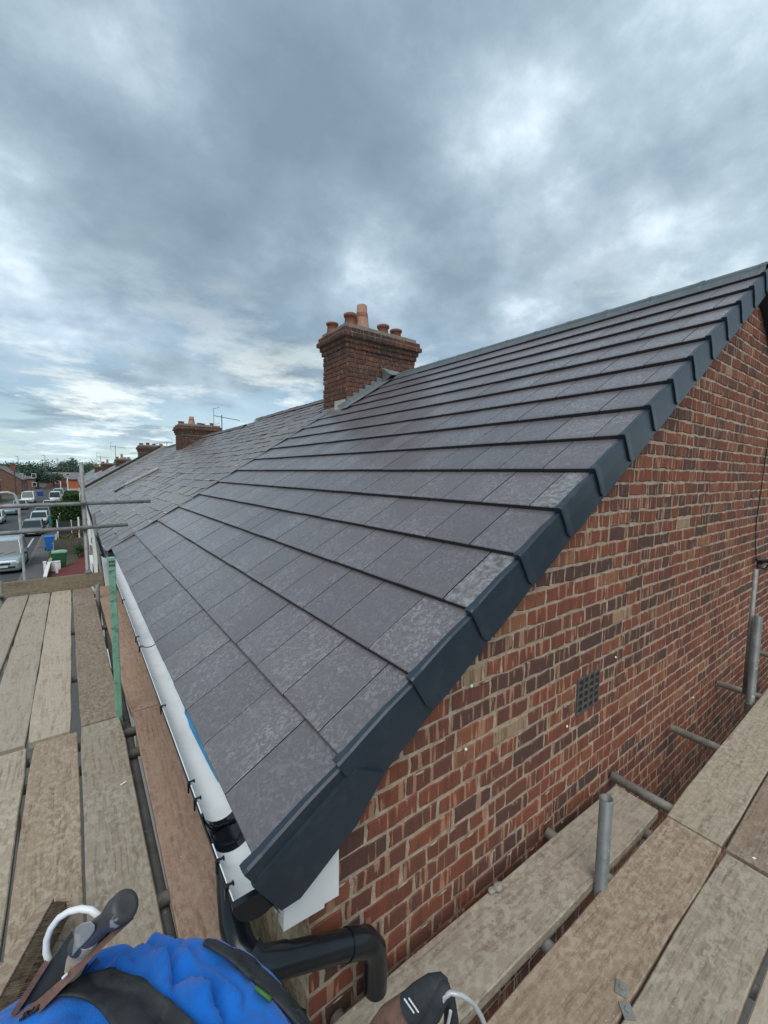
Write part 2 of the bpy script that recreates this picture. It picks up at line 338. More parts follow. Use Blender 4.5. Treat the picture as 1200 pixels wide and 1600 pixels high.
MT = dict(
    brick=M_brick('brick_single'), bricks=M_brick('brick_field', True), brick_soot=M_brick('brick_soot', False, .72), bricks_soot=M_brick('brick_soot_field', True, .62),
    mortar=M_plain('mortar', (.49, .39, .29), .95, 0, .3, 26, .9, ((.29, .20, .14), .6), None, .012), mortar_soot=M_plain('mortar_soot', (.22, .19, .165), .95, 0, .3, 20, .6),
    tile=M_tile('concrete_tile'), tiles=M_tile('concrete_tile_field', True), slate=M_slate('slate_single', False), slates=M_slate('slate_field', True),
    verge=M_plain('anthracite_plastic', (.018, .030, .046), .40, 0, .12, 5, .05, ((.06, .075, .09), .25), .5),
    ridge=M_plain('ridge_grey', (.10, .125, .135), .5, 0, .15, 6, .1, ((.2, .22, .22), .4)),
    wood=M_wood('board_grey'), wood_red=M_wood('board_reddish', (.30, .205, .155), (.18, .11, .075), (.38, .29, .23), .7), wood_mud=M_wood('board_muddy', (.27, .205, .15), (.14, .098, .068), (.41, .35, .28), .8),
    wood_toe=M_wood('board_toe_shaded', (.20, .165, .12), (.12, .095, .065), (.27, .235, .18), .7), wood_green=M_wood('board_mossy', (.32, .27, .21), (.165, .125, .088), (.45, .405, .335), .85, .03),
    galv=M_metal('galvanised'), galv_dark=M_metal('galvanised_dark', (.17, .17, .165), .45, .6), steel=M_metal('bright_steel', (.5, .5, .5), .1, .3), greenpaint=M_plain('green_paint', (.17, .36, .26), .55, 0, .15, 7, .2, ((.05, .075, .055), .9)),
    gutter_w=M_plain('gutter_white', (.80, .85, .88), .35, 0, .04, 3, .03, ((.35, .36, .36), .22)), white=M_plain('white_upvc', (.78, .80, .81), .4, 0, .06, 5, .05), black=M_plain('black_plastic', (.008, .011, .016), .24, 0, .3, 6, .05, ((.04, .045, .05), .12), .45),
    blue=M_plain('blue_membrane', (.01, .30, .60), .5, 0, .2, 12, .1), render=M_render('tan_render', (.19, .14, .09), (.47, .38, .26)), cream=M_plain('cream_render', (.55, .52, .44), .85, 0, .12, 3, .2, ((.36, .33, .28), .5)),
    lead=M_plain('lead', (.20, .225, .24), .45, .3, .2, 6, .2, ((.36, .38, .39), .4)), pot=M_plain('terracotta', (.26, .10, .065), .8, 0, .3, 7, .2, ((.10, .07, .06), .6)), pot_pale=M_plain('terracotta_pale', (.38, .22, .16), .8, 0, .2, 9, .2, ((.2, .1, .08), .5)),
    cement=M_plain('cement', (.30, .285, .26), .9, 0, .25, 8, .5, ((.15, .14, .12), .5)), cement_pale=M_plain('cement_pale', (.46, .44, .38), .9, 0, .15, 10, .4),
    road=M_asphalt('road_asphalt', (.062, .066, .070)), pave=M_asphalt('pavement_asphalt', (.095, .098, .098)), ground=M_asphalt('ground_mix', (.075, .08, .055)), kerb=M_plain('kerb_stone', (.13, .13, .13), .9), paint=M_plain('road_paint', (.5, .5, .48), .7, 0, .25, 3, .1),
    redpaint=M_plain('red_ochre', (.145, .028, .026), .7, 0, .2, 2, .2), redbrown=M_plain('red_brown_wood', (.12, .045, .028), .6, 0, .3, 6, .2), orange=M_plain('orange_tile', (.42, .12, .05), .8, 0, .2, 3, .4), glass=M_plain('window_glass', (.025, .04, .045), .12, 0, .2, .8, 0, None, .45), slate_edge=M_plain('slate_edge_bloom', (.46, .445, .44), .6, 0, .3, 20, .2, ((.2, .19, .18), .6)), iron=M_plain('rusty_iron', (.085, .075, .07), .8, 0, .4, 30, .4), farroof0=M_plain('old_ridge', (.12, .105, .105), .7, 0, .3, 5, .3), galv_pale=M_metal('galvanised_pale', (.46, .47, .44), .3, .5), galv_deep=M_metal('galvanised_deep', (.15, .165, .165), .2, .5), grime_shade=M_plain('grime_shade', (.03, .028, .03), .9),
    hedge=M_leaf('hedge_leaf', (.012, .035, .012), (.05, .10, .03)), shrub=M_leaf('shrub_leaf', (.04, .07, .015), (.13, .15, .04)), rustshrub=M_leaf('russet_leaf', (.10, .055, .02), (.17, .10, .03)), wood_far=M_leaf('far_leaf_haze', (.040, .075, .055), (.085, .135, .088)), bark=M_plain('bark', (.08, .06, .045), .9),  # far leaves: distance haze put into paler, bluer colours
    shirt=None, strap=M_plain('black_webbing', (.022, .026, .03), .75, 0, .3, 20, .4, ((.06, .065, .06), .25), None, .002), leather=M_plain('brown_leather', (.16, .085, .055), .65, 0, .3, 14, .4, ((.05, .035, .03), .6)), denim=M_plain('navy_cloth', (.03, .04, .065), .85, 0, .2, 25, .3), skin=M_plain('skin', (.45, .26, .19), .55, 0, .08, 8, .1), hair=M_plain('brown_hair', (.05, .03, .02), .7, 0, .3, 40, .4), green_trim=M_plain('green_trim', (.10, .30, .06), .6),
    bristle=M_plain('bristle', (.10, .075, .05), .9, 0, .5, 30, .6), tyre=M_plain('tyre', (.015, .015, .016), .8), rim=M_plain('alloy_rim', (.35, .36, .37), .35, .7), lamp=M_plain('headlamp', (.55, .6, .62), .12, .3), plate=M_plain('number_plate', (.55, .55, .45), .5), darktrim=M_plain('dark_trim', (.02, .022, .025), .4),
)
def paint(name, col): return M_plain('car_paint_'+name, col, .22, .25, .05, 2, 0, None, .6)

# ------------------------------------------------------------------ setting: ground, road, pavement
GZ = -6.0
def sheet(name, x0, x1, y0, y1, z, mat, sub=1):
    mb = MB(); mb.add([(x0, y0, z), (x1, y0, z), (x1, y1, z), (x0, y1, z)], [(0, 1, 2, 3)])
    return tag(mb.build(name, mat), kind='structure')
sheet('ground', -900, 900, -400, 1500, GZ-.02, MT['ground'])
sheet('road', -8.3, -2.75, -60, 230, GZ, MT['road'])
for (a, b, k) in ((-2.6, -1.5, 'pavement'), (-10.2, -8.66, 'pavement')):
    mb = MB(); mb.span((a, -60, GZ-.05), (b, 230, GZ+.12)); tag(mb.build(k, MT['pave']), kind='structure')
for a, b in ((-2.75, -2.6), (-8.66, -8.3)):
    mb = MB()
    for i in range(240): mb.span((a, -40+i*.92, GZ-.05), (b, -40+i*.92+.9, GZ+.115+rnd(-.004, .004)))
    tag(mb.build('kerb', MT['kerb']), kind='structure')
mb = MB(); mb.span((-3.32, 42.2, GZ+.004), (-3.2, 47.5, GZ+.008)); mb.span((-3.3, 12, GZ+.004), (-3.2, 17, GZ+.008)); mb.span((-3.3, 63, GZ+.004), (-3.2, 69, GZ+.008))
tag(mb.build('road_marking', MT['paint']), kind='structure')
# patch repairs of darker asphalt over the pavement
mb = MB(); mb.span((-2.59, 33.5, GZ+.121), (-1.55, 36.3, GZ+.126)); mb.span((-2.59, 40.6, GZ+.121), (-1.55, 41.0, GZ+.126)); tag(mb.build('pavement_patch', MT['road']), kind='structure')
mb = MB(); mb.span((-1.5, -40, GZ-.05), (.46, 24.0, GZ+.10)); tag(mb.build('front_path', MT['pave']), kind='structure')
mb = MB(); mb.span((.3, -12, GZ-.05), (30, .98, GZ+.06)); tag(mb.build('side_yard', MT['pave']), kind='structure')

# ------------------------------------------------------------------ roof geometry
SL = math.atan2(.637, 1.0); CS, SN = math.cos(SL), math.sin(SL)
P0 = Vector((.314, 0, -.979))
def RP(s, y, n=0.0): return Vector((P0.x+s*CS-n*SN, y, P0.z+s*SN+n*CS))
RROT = Matrix(((CS, 0, -SN), (0, 1, 0), (SN, 0, CS)))      # local x up the slope, y along, z out
RE = RROT.to_euler()
GA = .3085; TW = .272; YV = .955; YE = 6.12
def zroof(x): return P0.z+(x-P0.x)*.637
H1 = thing('terraced_house', (.48, 1.0, GZ), 'end terrace house with red brick gable and newly laid dark grey roof', 'house', 'brick terraced houses in the row')
# --- gable wall: mortar core and bricks
def rake(x): return min(zroof(x), zroof(8.66-x))-.055
mb = MB(); xs = [.48, 4.25, 8.0]
pol = [(.484, GZ), (7.996, GZ), (7.996, rake(7.996)), (4.33, rake(4.33)), (.484, rake(.484))]
mb.prism(pol, 1, 1.0024, 1.2)
gw = mb.build('gable_wall', MT['mortar'], H1)
def brick_outline(w, h, jag=.003):
    pts = []; nx = 4 if w > .15 else 2
    for i in range(nx): pts.append((-w/2+w*i/nx, -h/2))
    for i in range(2): pts.append((w/2, -h/2+h*i/2))
    for i in range(nx): pts.append((w/2-w*i/nx, h/2))
    for i in range(2): pts.append((-w/2, h/2-h*i/2))
    return [(x+rnd(-jag, jag)*1.2, z+rnd(-jag, jag)*1.6) for x, z in pts]
def brick_geo(mb, o, w, h, ax, depth=.02, proud=.0, clampf=None, jag=.003):
    # ax: unit vector of brick length; out: outward normal
    A, OUT = ax; pts = brick_outline(w, h, jag); n = len(pts); V = []
    for ins, dd in ((0.0, -depth), (0.0, proud-.0025), (.0032, proud)):
        for (x, z) in pts:
            sx = 1-ins*2/w; sz = 1-ins*2/h
            p = Vector(o)+A*(x*sx)+Vector((0, 0, z*sz))+OUT*dd
            if clampf: p.z = min(p.z, clampf(p.x))
            V.append(p)
    F_ = []
    for j in range(2):
        for i in range(n): F_.append((j*n+i, j*n+(i+1) % n, (j+1)*n+(i+1) % n, (j+1)*n+i))
    F_.append(tuple(range(2*n, 3*n)))
    mb.add(V, F_); return mb
AXG = (Vector((1, 0, 0)), Vector((0, -1, 0)))
BH = .0615; PITCH = .0755; MJ = .0135
def rows_of(x0, x1, r, rs):
    """stretchers and headers of one course"""
    out = []; x = x0; hdr = (r % 4 == 1)
    x += -rs.uniform(0, .1)
    if r % 2: x -= .06
    while x < x1:
        if hdr: w = .101 if rs.random() > .07 else .208
        else: w = .208 if rs.random() > .13 else .101
        w += rs.uniform(-.006, .006)
        a, b = max(x, x0), min(x+w, x1)
        if b-a > .03: out.append(((a+b)/2, b-a))
        x += w+MJ+rs.uniform(-.002, .003)
    return out
rs = random.Random(5); BR = []
for r in range(0, 118):
    z = GZ+.04+r*PITCH
    for (x, w) in rows_of(.484, 7.99, r, rs):
        if x > 6.6 and z < -2: continue
        if z < -4.2 and x > 4.5: continue
        if z-BH/2+.012 > rake(x): continue
        if 1.90 < x+w/2 and x-w/2 < 2.165 and -1.165 < z+BH/2 and z-BH/2 < -1.02:
            if x < 1.92: w2 = 1.915-(x-w/2); x = 1.915-w2/2; w = w2
            elif x > 2.14: w2 = (x+w/2)-2.15; x = 2.15+w2/2; w = w2
            else: continue
            if w < .03: continue
        BR.append((x, z+rs.uniform(-.0015, .0015), w, (Vector((x, 1, z))).length))
vis = sorted([b for b in BR if b[1] < rake(b[0])-.12 and b[1] > -3.2], key=lambda b: b[3])[:296]
visset = set(id(b) for b in vis)
# shared brick meshes by width class
bvar = {}
for wc in (.208, .101):
    for k in range(8):
        m_ = MB(); brick_geo(m_, (0, 0, 0), wc, BH, AXG, .02, rnd(-.0002, .003)); bvar[(wc, k)] = m_.mesh('brick', MT['brick'])
stuff = MB()
for b in BR:
    x, z, w, _ = b
    if id(b) in visset:
        if w > .19 or .09 < w < .112:
            wc = .208 if w > .19 else .101; me = bvar[(wc, rs.randrange(8))]; sc = w/wc
        else:
            m_ = MB(); brick_geo(m_, (0, 0, 0), w, BH, AXG); me = m_.mesh('brick', MT['brick']); sc = 1
        o = D.objects.new('brick', me); link(o, gw); o.location = Vector((x, 1.0, z))-H1.location; o.scale = (sc, 1, rnd(.96, 1.04)); o.rotation_euler = (0, rnd(-.012, .012), rnd(-.008, .008))
    else: brick_geo(stuff, (x, 1.0, z), w, BH, AXG, .02, rnd(-.0002, .003), clampf=rake)
tag(stuff.build('bricks', MT['bricks'], gw), kind='stuff')
# smears of mortar standing proud of some bricks
sm = MB()
for i in range(70):
    b = rs.choice(vis); x = b[0]+rnd(-.1, .1); z = b[1]+PITCH/2*rs.choice((-1, 1))
    ws, hs = rnd(.008, .035), rnd(.004, .008); V = [(x+ws*math.cos(a)*rnd(.6, 1), .9935, z+hs*math.sin(a)*rnd(.6, 1)) for a in [k*math.pi/4 for k in range(8)]]
    sm.add(V+[(x, .991, z)], [(k, (k+1) % 8, 8) for k in range(8)])
tag(sm.build('mortar_smears', MT['mortar'], gw), kind='stuff')
# front wall (tan render), back wall, side
mb = MB(); mb.span((.48, 1.203, GZ), (.68, YE, -1.16)); mb.span((.478, 1.0, GZ), (.483, 1.203, -1.1)); mb.build('front_wall', MT['render'], H1)
mb = MB(); mb.span((7.8, 1.203, GZ), (7.997, YE, -1.25)); mb.build('rear_wall', MT['bricks'], H1)
mb = MB(); mb.span((.12, 2.7, -3.25), (.478, 5.0, -3.1)); cn = mb.build('door_canopy', MT['redbrown'], H1)
mb = MB(); mb.span((.385, 2.7, -3.098), (.43, 5.0, -3.06)); mb.span((.12, 2.66, -3.25), (.14, 2.698, -3.08)); mb.build('canopy_trim', MT['white'], cn)
for px_, py_ in ((737, 1072), (728, 1171), (886, 1135), (962, 1027), (1083, 1090)):
    c_ = onY(px_, py_, .99); mb = MB(); mb.lathe((0, 0, 0), [(.003, -.004), (.006, -.002), (.0065, .001), (.003, .004)], 8); mb.v = [(c_[0]+v[0], c_[1]-v[2], c_[2]+v[1]) for v in mb.v]; mb.build('wall_plug', MT['white'], gw)
# air brick
ab = MB(); ab.span((1.925, 1.0, -1.178), (2.14, 1.02, -.992)); abo = ab.build('air_vent', MT['darktrim'], H1)
ab = MB()
for i in range(5): xx = 1.93+i*.0512; ab.span((xx-.006, .994, -1.178), (xx+.006, 1.012, -.992))
for j in range(6): zz = -1.174+j*.0355; ab.span((1.925, .9955, zz-.005), (2.14, 1.0125, zz+.005))
ab.build('vent_grille', MT['iron'], abo)
# windows/door hidden on the front: a simple front window under the eaves
# --- roof
mb = MB(); a, b = RP(.02, 0, -.05), RP(4.74, 0, -.05)
q = [(a.x, a.z), (b.x, b.z), (8.66-b.x, b.z), (8.66-a.x, a.z), (8.66-a.x, a.z-.1), (4.33, b.z-.12), (a.x, a.z-.1)]
mb.prism(q, 1, 1.21, YE); 
roof1 = mb.build('roof', MT['darktrim'], H1)
def tile_mesh(w, L_=.35, name='roof_tile', g=.0055, th=.023, head=-.002):
    m_ = MB(); y0, y1 = g/2, w-g/2; bv = .003
    # local: x from tail (0) to head, z top surface; tail stands proud on the course below
    prof = [(0, -.001), (0, th-bv), (bv, th), (.03, th), (L_, head), (L_, head-.014), (.03, -.001)]
    V = []; n = len(prof)
    for (yy, ins) in ((y0, 1), (y0+.0012, 0), (y1-.0012, 0), (y1, 1)):
        for (x, z) in prof: V.append((x, yy, z-(.0008 if ins and z > .004 else 0)))
    F_ = []
    for j in range(3):
        for i in range(n): F_.append((j*n+i, (j+1)*n+i, (j+1)*n+(i+1) % n, j*n+(i+1) % n))
    F_.append(tuple(range(n))); F_.append(tuple(range(3*n, 4*n))[::-1])
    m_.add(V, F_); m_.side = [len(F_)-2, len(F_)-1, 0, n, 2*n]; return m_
NC = 16; tiles = []
for k in range(NC):
    s0 = k*GA+(.012 if k == 0 else 0)
    y = YV-.008; first = .253 if k % 2 == 0 else .143
    while y < YE-.02:
        w = first if y < YV+.03 else TW
        w = min(w, YE-y); tiles.append((k, s0, y, w)); y += w
def in_chimney(s, y, w): p = RP(s+.15, y); return 3.45 < p.x and y+w > 5.9
tiles = [t for t in tiles if not in_chimney(t[1], t[2], t[3])]
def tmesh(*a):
    t_ = tile_mesh(*a); me = t_.mesh('roof_tile', [MT['tile'], MT['grime_shade']])
    for q_ in t_.side: me.polygons[q_].material_index = 1  # joint grime, dark cut edge and tail shade put into these faces' colour
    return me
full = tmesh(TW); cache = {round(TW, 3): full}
tiles.sort(key=lambda t: RP(t[1], t[2]).length)
rest = MB()
for i, (k, s0, y, w) in enumerate(tiles):
    if i < 298:
        kk = round(w, 3)
        if k == 15: kk = (kk, 15)
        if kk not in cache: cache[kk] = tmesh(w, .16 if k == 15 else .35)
        o = D.objects.new('roof_tile', cache[kk]); link(o, roof1); n_ = rnd(-.001, .0012)
        o.location = RP(s0+rnd(-.0015, .0015), y, n_)-H1.location; o.rotation_euler = RE
        if abs(y-YV) < .02 and k in (3, 5): o['label'] = 'narrow verge tile with white lime bloom'
    else:
        t_ = tile_mesh(w, .16 if k == 15 else .35); rest.add([RP(s0, y)+RROT@Vector(v) for v in t_.v], t_.f)
if rest.v: tag(rest.build('roof_tiles', MT['tiles'], roof1), kind='stuff')
# rear slope: one plain sheet of tiles, out of view
mb = MB()
for k in range(16):
    a, b = RP(k*GA, 0, .02), RP(min(k*GA+.33, 4.70), 0, .002); mb.prism([(8.66-a.x, a.z), (8.66-b.x, b.z), (8.66-b.x, b.z-.012), (8.66-a.x, a.z-.02)], 1, YV, YE)
tag(mb.build('rear_tiles', MT['tiles'], roof1), kind='stuff')
# bloom patches: whitish lime on two cut tiles at the verge
def M_bloom():
    m, n, b = mat_new('lime_bloom_tile'); c = coords(n)
    f = ramp(n, [(.40, (0, 0, 0)), (.62, (1, 1, 1))], tex(n, c, 34, 8, .75, .3)).outputs[0]
    setb(n, b, mixc(n, math_(n, 'MULTIPLY', f, .75), (.10, .092, .10), (.33, .33, .345)), .45, 0, .5); return m
bl = M_bloom()
for o in [o for o in COL.objects if o.name.startswith('roof_tile') and o.get('label')]:
    o.data = o.data.copy(); o.data.materials[0] = bl
# ridge tiles
def ridge_mesh(Lr, r=.062, wing=.11, lap=True):
    m_ = MB(); pr = []
    for a in range(0, 9):
        t = math.pi*a/8; pr.append((-r*math.cos(t), r*math.sin(t)*.8))
    pr = [(-wing, -.065)]+pr+[(wing, -.065)]
    n = len(pr); V = []
    for yy, sc in ((0, 1.07), (.035, 1.07), (.038, 1.0), (Lr, 1.0)):
        V += [(x*sc, yy, z*sc+(0)) for x, z in pr]
    F_ = [(j*n+i, (j+1)*n+i, (j+1)*n+i+1, j*n+i+1) for j in range(3) for i in range(n-1)]
    V += [(x*.86, 0, z*.86-.006) for x, z in pr]; F_ += [(i, i+1, 4*n+i+1, 4*n+i) for i in range(n-1)]
    m_.add(V, F_, False); return m_
rme = ridge_mesh(.395).mesh('ridge_tile', MT['ridge'])
XR = 4.225+.0; ZR = zroof(4.225)
# ridge line of the photograph lies at x ~4.33 (top of the capping)
for i in range(13):
    o = D.objects.new('ridge_tile', rme); link(o, roof1); o.location = Vector((4.335, YV+i*.395, zroof(4.335)+.012))-H1.location; o.rotation_euler = (rnd(-.004, .004), 0, 0)
    if YV+i*.395 > 5.35: break
# dry verge units
def verge_unit(k, Lx=None):
    """cap: flange on the tile, skirt down the gable, lower end flared over the unit below"""
    Lv = .16 if k == 15 else GA+.045; m_ = MB(); st = [0, .012, .03, .05, .09, .13 if k == 15 else .2, Lv]
    up = [.034, .034, .031, .028, .027, .022, .004]; outw = [.012, .012, .010, .008, .007, .005, 0]
    dep = [-.096, -.122, -.134, -.139, -.141, -.142, -.143]; V = []; n = 8
    for s_, u, w_, d in zip(st, up, outw, dep):
        y0 = YV-.014-w_
        V += [RP(k*GA-.02+s_, YV+.007, .0), RP(k*GA-.02+s_, YV+.004, u), RP(k*GA-.02+s_, y0+.006, u), RP(k*GA-.02+s_, y0, u-.006), RP(k*GA-.02+s_, y0, -.05), RP(k*GA-.02+s_, y0+.004, d), RP(k*GA-.02+s_, y0+.016, d), RP(k*GA-.02+s_, y0+.016, -.03)]
    F_ = [(j*n+i, j*n+(i+1) % n, (j+1)*n+(i+1) % n, (j+1)*n+i) for j in range(len(st)-1) for i in range(n)]
    for q0 in (0, (len(st)-1)*n): F_ += [(q0, q0+1, q0+2, q0+7), (q0+2, q0+3, q0+4, q0+7), (q0+4, q0+5, q0+6, q0+7)]
    m_.add(V, F_); return m_
vg = MB(); 
for i, k in enumerate(range(NC)):
    if k == 0:
        # the eaves unit has its closed end and reaches lower
        m_ = verge_unit(0)
        a = [(.300, -1.003), (.312, -.99), (.60, -.83), (.70, -.885), (.60, -1.0), (.425, -1.115), (.372, -1.115)]
        m_.prism(a, 1, YV-.0298, YV-.016)
        m_.add([(.300, YV-.028, -1.0), (.372, YV-.028, -1.128), (.372, YV+.05, -1.128), (.300, YV+.05, -1.0)], [(0, 1, 2, 3)])
    else: m_ = verge_unit(k)
    o = m_.build('verge_cap', MT['verge'], roof1)
# a block behind the skirt so the verge reads solid
mb = MB(); p = [RP(.03, 0, -.01), RP(4.72, 0, -.01), RP(4.72, 0, -.12), RP(.12, 0, -.12)]
mb.prism([(q.x, q.z) for q in p], 1, YV-.005, 1.004); mb.build('barge_board', MT['darktrim'], roof1)
# rear verge
mb = MB(); p = [RP(.0, 0, .02), RP(4.70, 0, .02), RP(4.70, 0, -.15), RP(.0, 0, -.15)]
mb.prism([(8.66-q.x, q.z) for q in p][::-1], 1, YV-.03, YV+.05); mb.build('rear_verge', MT['verge'], roof1)
# soffit box end and fascia
mb = MB(); mb.prism([(.392, -1.225), (.515, -1.236), (.515, -.98), (.40, -1.05)], 1, .962, .999); e = mb.build('box_end', MT['white'], H1)
mb = MB(); mb.prism([(.517, -1.232), (.566, -1.236), (.566, -.90), (.517, -.94)], 1, .968, .999); mb.build('box_end', MT['white'], H1)
mb = MB(); mb.span((.385, 1.0, -1.20), (.40, YE, -1.01)); mb.span((.40, 1.0, -1.20), (.48, YE, -1.185)); mb.build('fascia', MT['white'], H1)
mb = MB()
ys = [1.30+.03*i for i in range(18)]; V = []; F_ = []
for i, y in enumerate(ys):
    d = .006+.036*(i/17)**.7*(1 if i < 15 else .55); V += [(.3215, y, -.972), (.3195, y, -.974-d)]
for i in range(len(ys)-1): F_.append((2*i, 2*i+1, 2*i+3, 2*i+2))
mb.add(V, F_); o = mb.build('membrane_strip', MT['blue'], roof1); md = o.modifiers.new('s', 'SOLIDIFY'); md.thickness = .001
# --- gutter (its own thing, clipped to the fascia)
G = thing('gutter', (.32, 1.0, -1.12), 'half round gutter with white lining and black brackets along the new eaves', 'gutter')
gx, gz, gr = .322, -1.047, .060
def arc(r, a0=math.pi, a1=2*math.pi, n=12, cx=gx): return [(cx+r*math.cos(a0+(a1-a0)*i/n), gz+r*.95*math.sin(a0+(a1-a0)*i/n)) for i in range(n+1)]
def trough(y0, y1, r, th, mat, name, lift=0):
    m_ = MB(); o_, i_ = arc(r+th), arc(r); pol = o_+i_[::-1]
    ys = [y0+(y1-y0)*k/14 for k in range(15)]
    n = len(pol); V = []
    for y in ys:
        V += [(x, y, z) for x, z in pol]
    F_ = [(j*n+i, (j+1)*n+i, (j+1)*n+(i+1) % n, j*n+(i+1) % n) for j in range(14) for i in range(n)]
    m_.add(V, F_, True); m_.add(V[:n], [(i, i+1, n-2-i, n-1-i) for i in range(12)]); m_.add(V[-n:], [(i, i+1, n-2-i, n-1-i) for i in range(12)]); return m_.build(name, mat, G)
trough(.955, 1.155, gr-.0035, .0035, MT['gutter_w'], 'lining'); trough(1.285, YE-.02, gr-.0035, .0035, MT['gutter_w'], 'lining')
trough(.95, YE-.02, gr+.0005, .0035, MT['black'], 'channel')
mb = MB(); mb.prism(arc(gr+.006)[::1]+[(gx+gr+.006, gz+.004), (gx-gr-.006, gz+.004)], 1, .938, .955); mb.build('end_cap', MT['black'], G)
# outlet: black insert with a round hole
mb = MB(); o_, i_ = arc(gr-.001), arc(gr-.006); pol = o_+i_[::-1]; n = len(pol)
for y0, y1 in ((1.155, 1.172), (1.268, 1.285)): mb.prism(pol, 1, y0, y1)
hc = (gx, 1.22, gz-.045); K = 20; V = []; 
for k in range(K):
    a = 2*math.pi*k/K; V.append((hc[0]+.038*math.cos(a), hc[1]+.038*math.sin(a), hc[2]-.004))
for k in range(K):
    a = 2*math.pi*k/K; sx, sy = math.cos(a), math.sin(a); m__ = max(abs(sx), abs(sy)); px_, py_ = hc[0]+.055*sx/m__, hc[1]+.048*sy/m__
    V.append((px_, py_, gz-math.sqrt(max(0, 1-((px_-gx)/gr)**2))*gr*.95+.006))
for k in range(K):
    a = 2*math.pi*k/K; V.append((hc[0]+.036*math.cos(a), hc[1]+.036*math.sin(a), hc[2]-.09))
mb.add(V, [(k, (k+1) % K, K+(k+1) % K, K+k) for k in range(K)]+[(k, (k+1) % K, 2*K+(k+1) % K, 2*K+k) for k in range(K)]+[tuple(range(2*K, 3*K))], True)
mb.build('outlet', MT['black'], G)
def clip(y):
    m_ = MB(); m_.box((gx-gr-.003, y, gz+.003), (.009, .011, .012)); m_.box((gx-gr+.005, y, gz+.008), (.014, .005, .004)); m_.box((gx-gr+.013, y, gz+.006), (.004, .008, .009)); m_.box((gx-gr-.006, y, gz-.012), (.005, .012, .03)); return m_.build('clip', MT['black'], G)
for y in (1.0, 1.085, 1.345, 1.435, 2.0, 2.78, 2.96, 3.9, 5.0): clip(y)
mb = MB(); pol = arc(gr+.008)+arc(gr-.0055)[::-1]; mb.prism(pol, 1, 2.895, 2.905); mb.build('joint_strap', MT['black'], G)
# --- downpipe
DP = thing('downpipe', (.68, .945, GZ), 'glossy black rainwater pipe bending round the gable corner', 'drainpipe')
mb = MB(); mb.path([(.322, 1.22, -1.14), (.318, 1.20, -1.165), (.30, 1.12, -1.185), (.285, 1.04, -1.20), (.285, .985, -1.215), (.30, .95, -1.235), (.36, .938, -1.265), (.5, .938, -1.335), (.60, .938, -1.385), (.645, .938, -1.415), (.672, .938, -1.46), (.68, .938, -1.53), (.68, .938, -3.0), (.68, .938, GZ+.1)], .0365, 24); mb.build('pipe', MT['black'], DP)
for pts_ in ([(.296, .965, -1.222), (.31, .945, -1.24), (.37, .938, -1.27), (.385, .938, -1.2775)], [(.575, .938, -1.3725), (.60, .938, -1.385), (.645, .938, -1.415), (.672, .938, -1.46), (.68, .938, -1.55)]):
    mb = MB(); mb.path(pts_, .0395, 24); mb.build('elbow', MT['black'], DP)
mb = MB(); mb.lathe((.68, .938, -2.1), [(.046, 0), (.046, .04)], 16); mb.box((.68, .975, -2.08), (.12, .03, .035)); mb.build('pipe_bracket', MT['black'], DP)
# cable clamp and cables on the gable
CB = thing('cable_bracket', (5.1, .99, -.78), 'black wall bracket with cables near the right edge of the gable', 'cable bracket')
mb = MB(); mb.box((5.1, .98, -.78), (.10, .04, .03)); mb.box((5.14, .93, -.775), (.03, .12, .02)); mb.path([(4.93, .97, -.80), (5.02, .93, -.83), (5.12, .93, -.80), (5.3, .85, -.74)], .010, 8); mb.path([(4.9, .975, -.735), (5.05, .94, -.75), (5.2, .88, -.73), (5.5, .75, -.68)], .011, 8); mb.build('clamp', MT['black'], CB)
mb = MB(); mb.path([(4.97, .99, -.75), (4.9, .99, -.6), (4.85, .99, -.4), (4.97, .99, .2), (5.1, .99, .9)], .004, 6); mb.build('cable', MT['black'], CB)
# ------------------------------------------------------------------ neighbours in the terrace
def brick_rows(mb, x0, x1, z0, z1, y, axis, seed, objs=None, parent=None, soot=True):
    """bricks of a chimney face; axis 'x' faces -Y at y, axis 'y' faces -X at x=y"""
    r_ = random.Random(seed); r = 0; z = z0+BH/2
    while z+BH/2 < z1+.001:
        for (c, w) in rows_of(x0, x1, r, r_):
            if axis == 'x': o_, ax = (c, y, z), (Vector((1, 0, 0)), Vector((0, -1, 0)))
            else: o_, ax = (y, c, z), (Vector((0, -1, 0)), Vector((-1, 0, 0)))
            if parent is not None:
                m_ = MB(); brick_geo(m_, (0, 0, 0), w, BH, ax, .015, .002)
                o = D.objects.new('brick', m_.mesh('brick', MT['brick_soot'])); link(o, parent)
                off = Vector((0, 0, 0)); p = parent
                while p is not None: off = off+p.location; p = p.parent
                o.location = Vector(o_)-off
            else: brick_geo(mb, o_, w, BH, ax, .015, .002)
        z += PITCH; r += 1
def pot(mb, x, y, z, h, r0, r1, rim=True):
    pr = [(r0, 0), (r0*.98, h*.2), (r1, h*.75)]+([(r1*1.25, h*.78), (r1*1.3, h*.95), (r1*1.12, h), (r1*.85, h), (r1*.8, h*.6)] if rim else [(r1*.96, h*.98), (r1*.8, h), (r1*.78, h*.7)])
    mb.lathe((x, y, z), pr, 14)
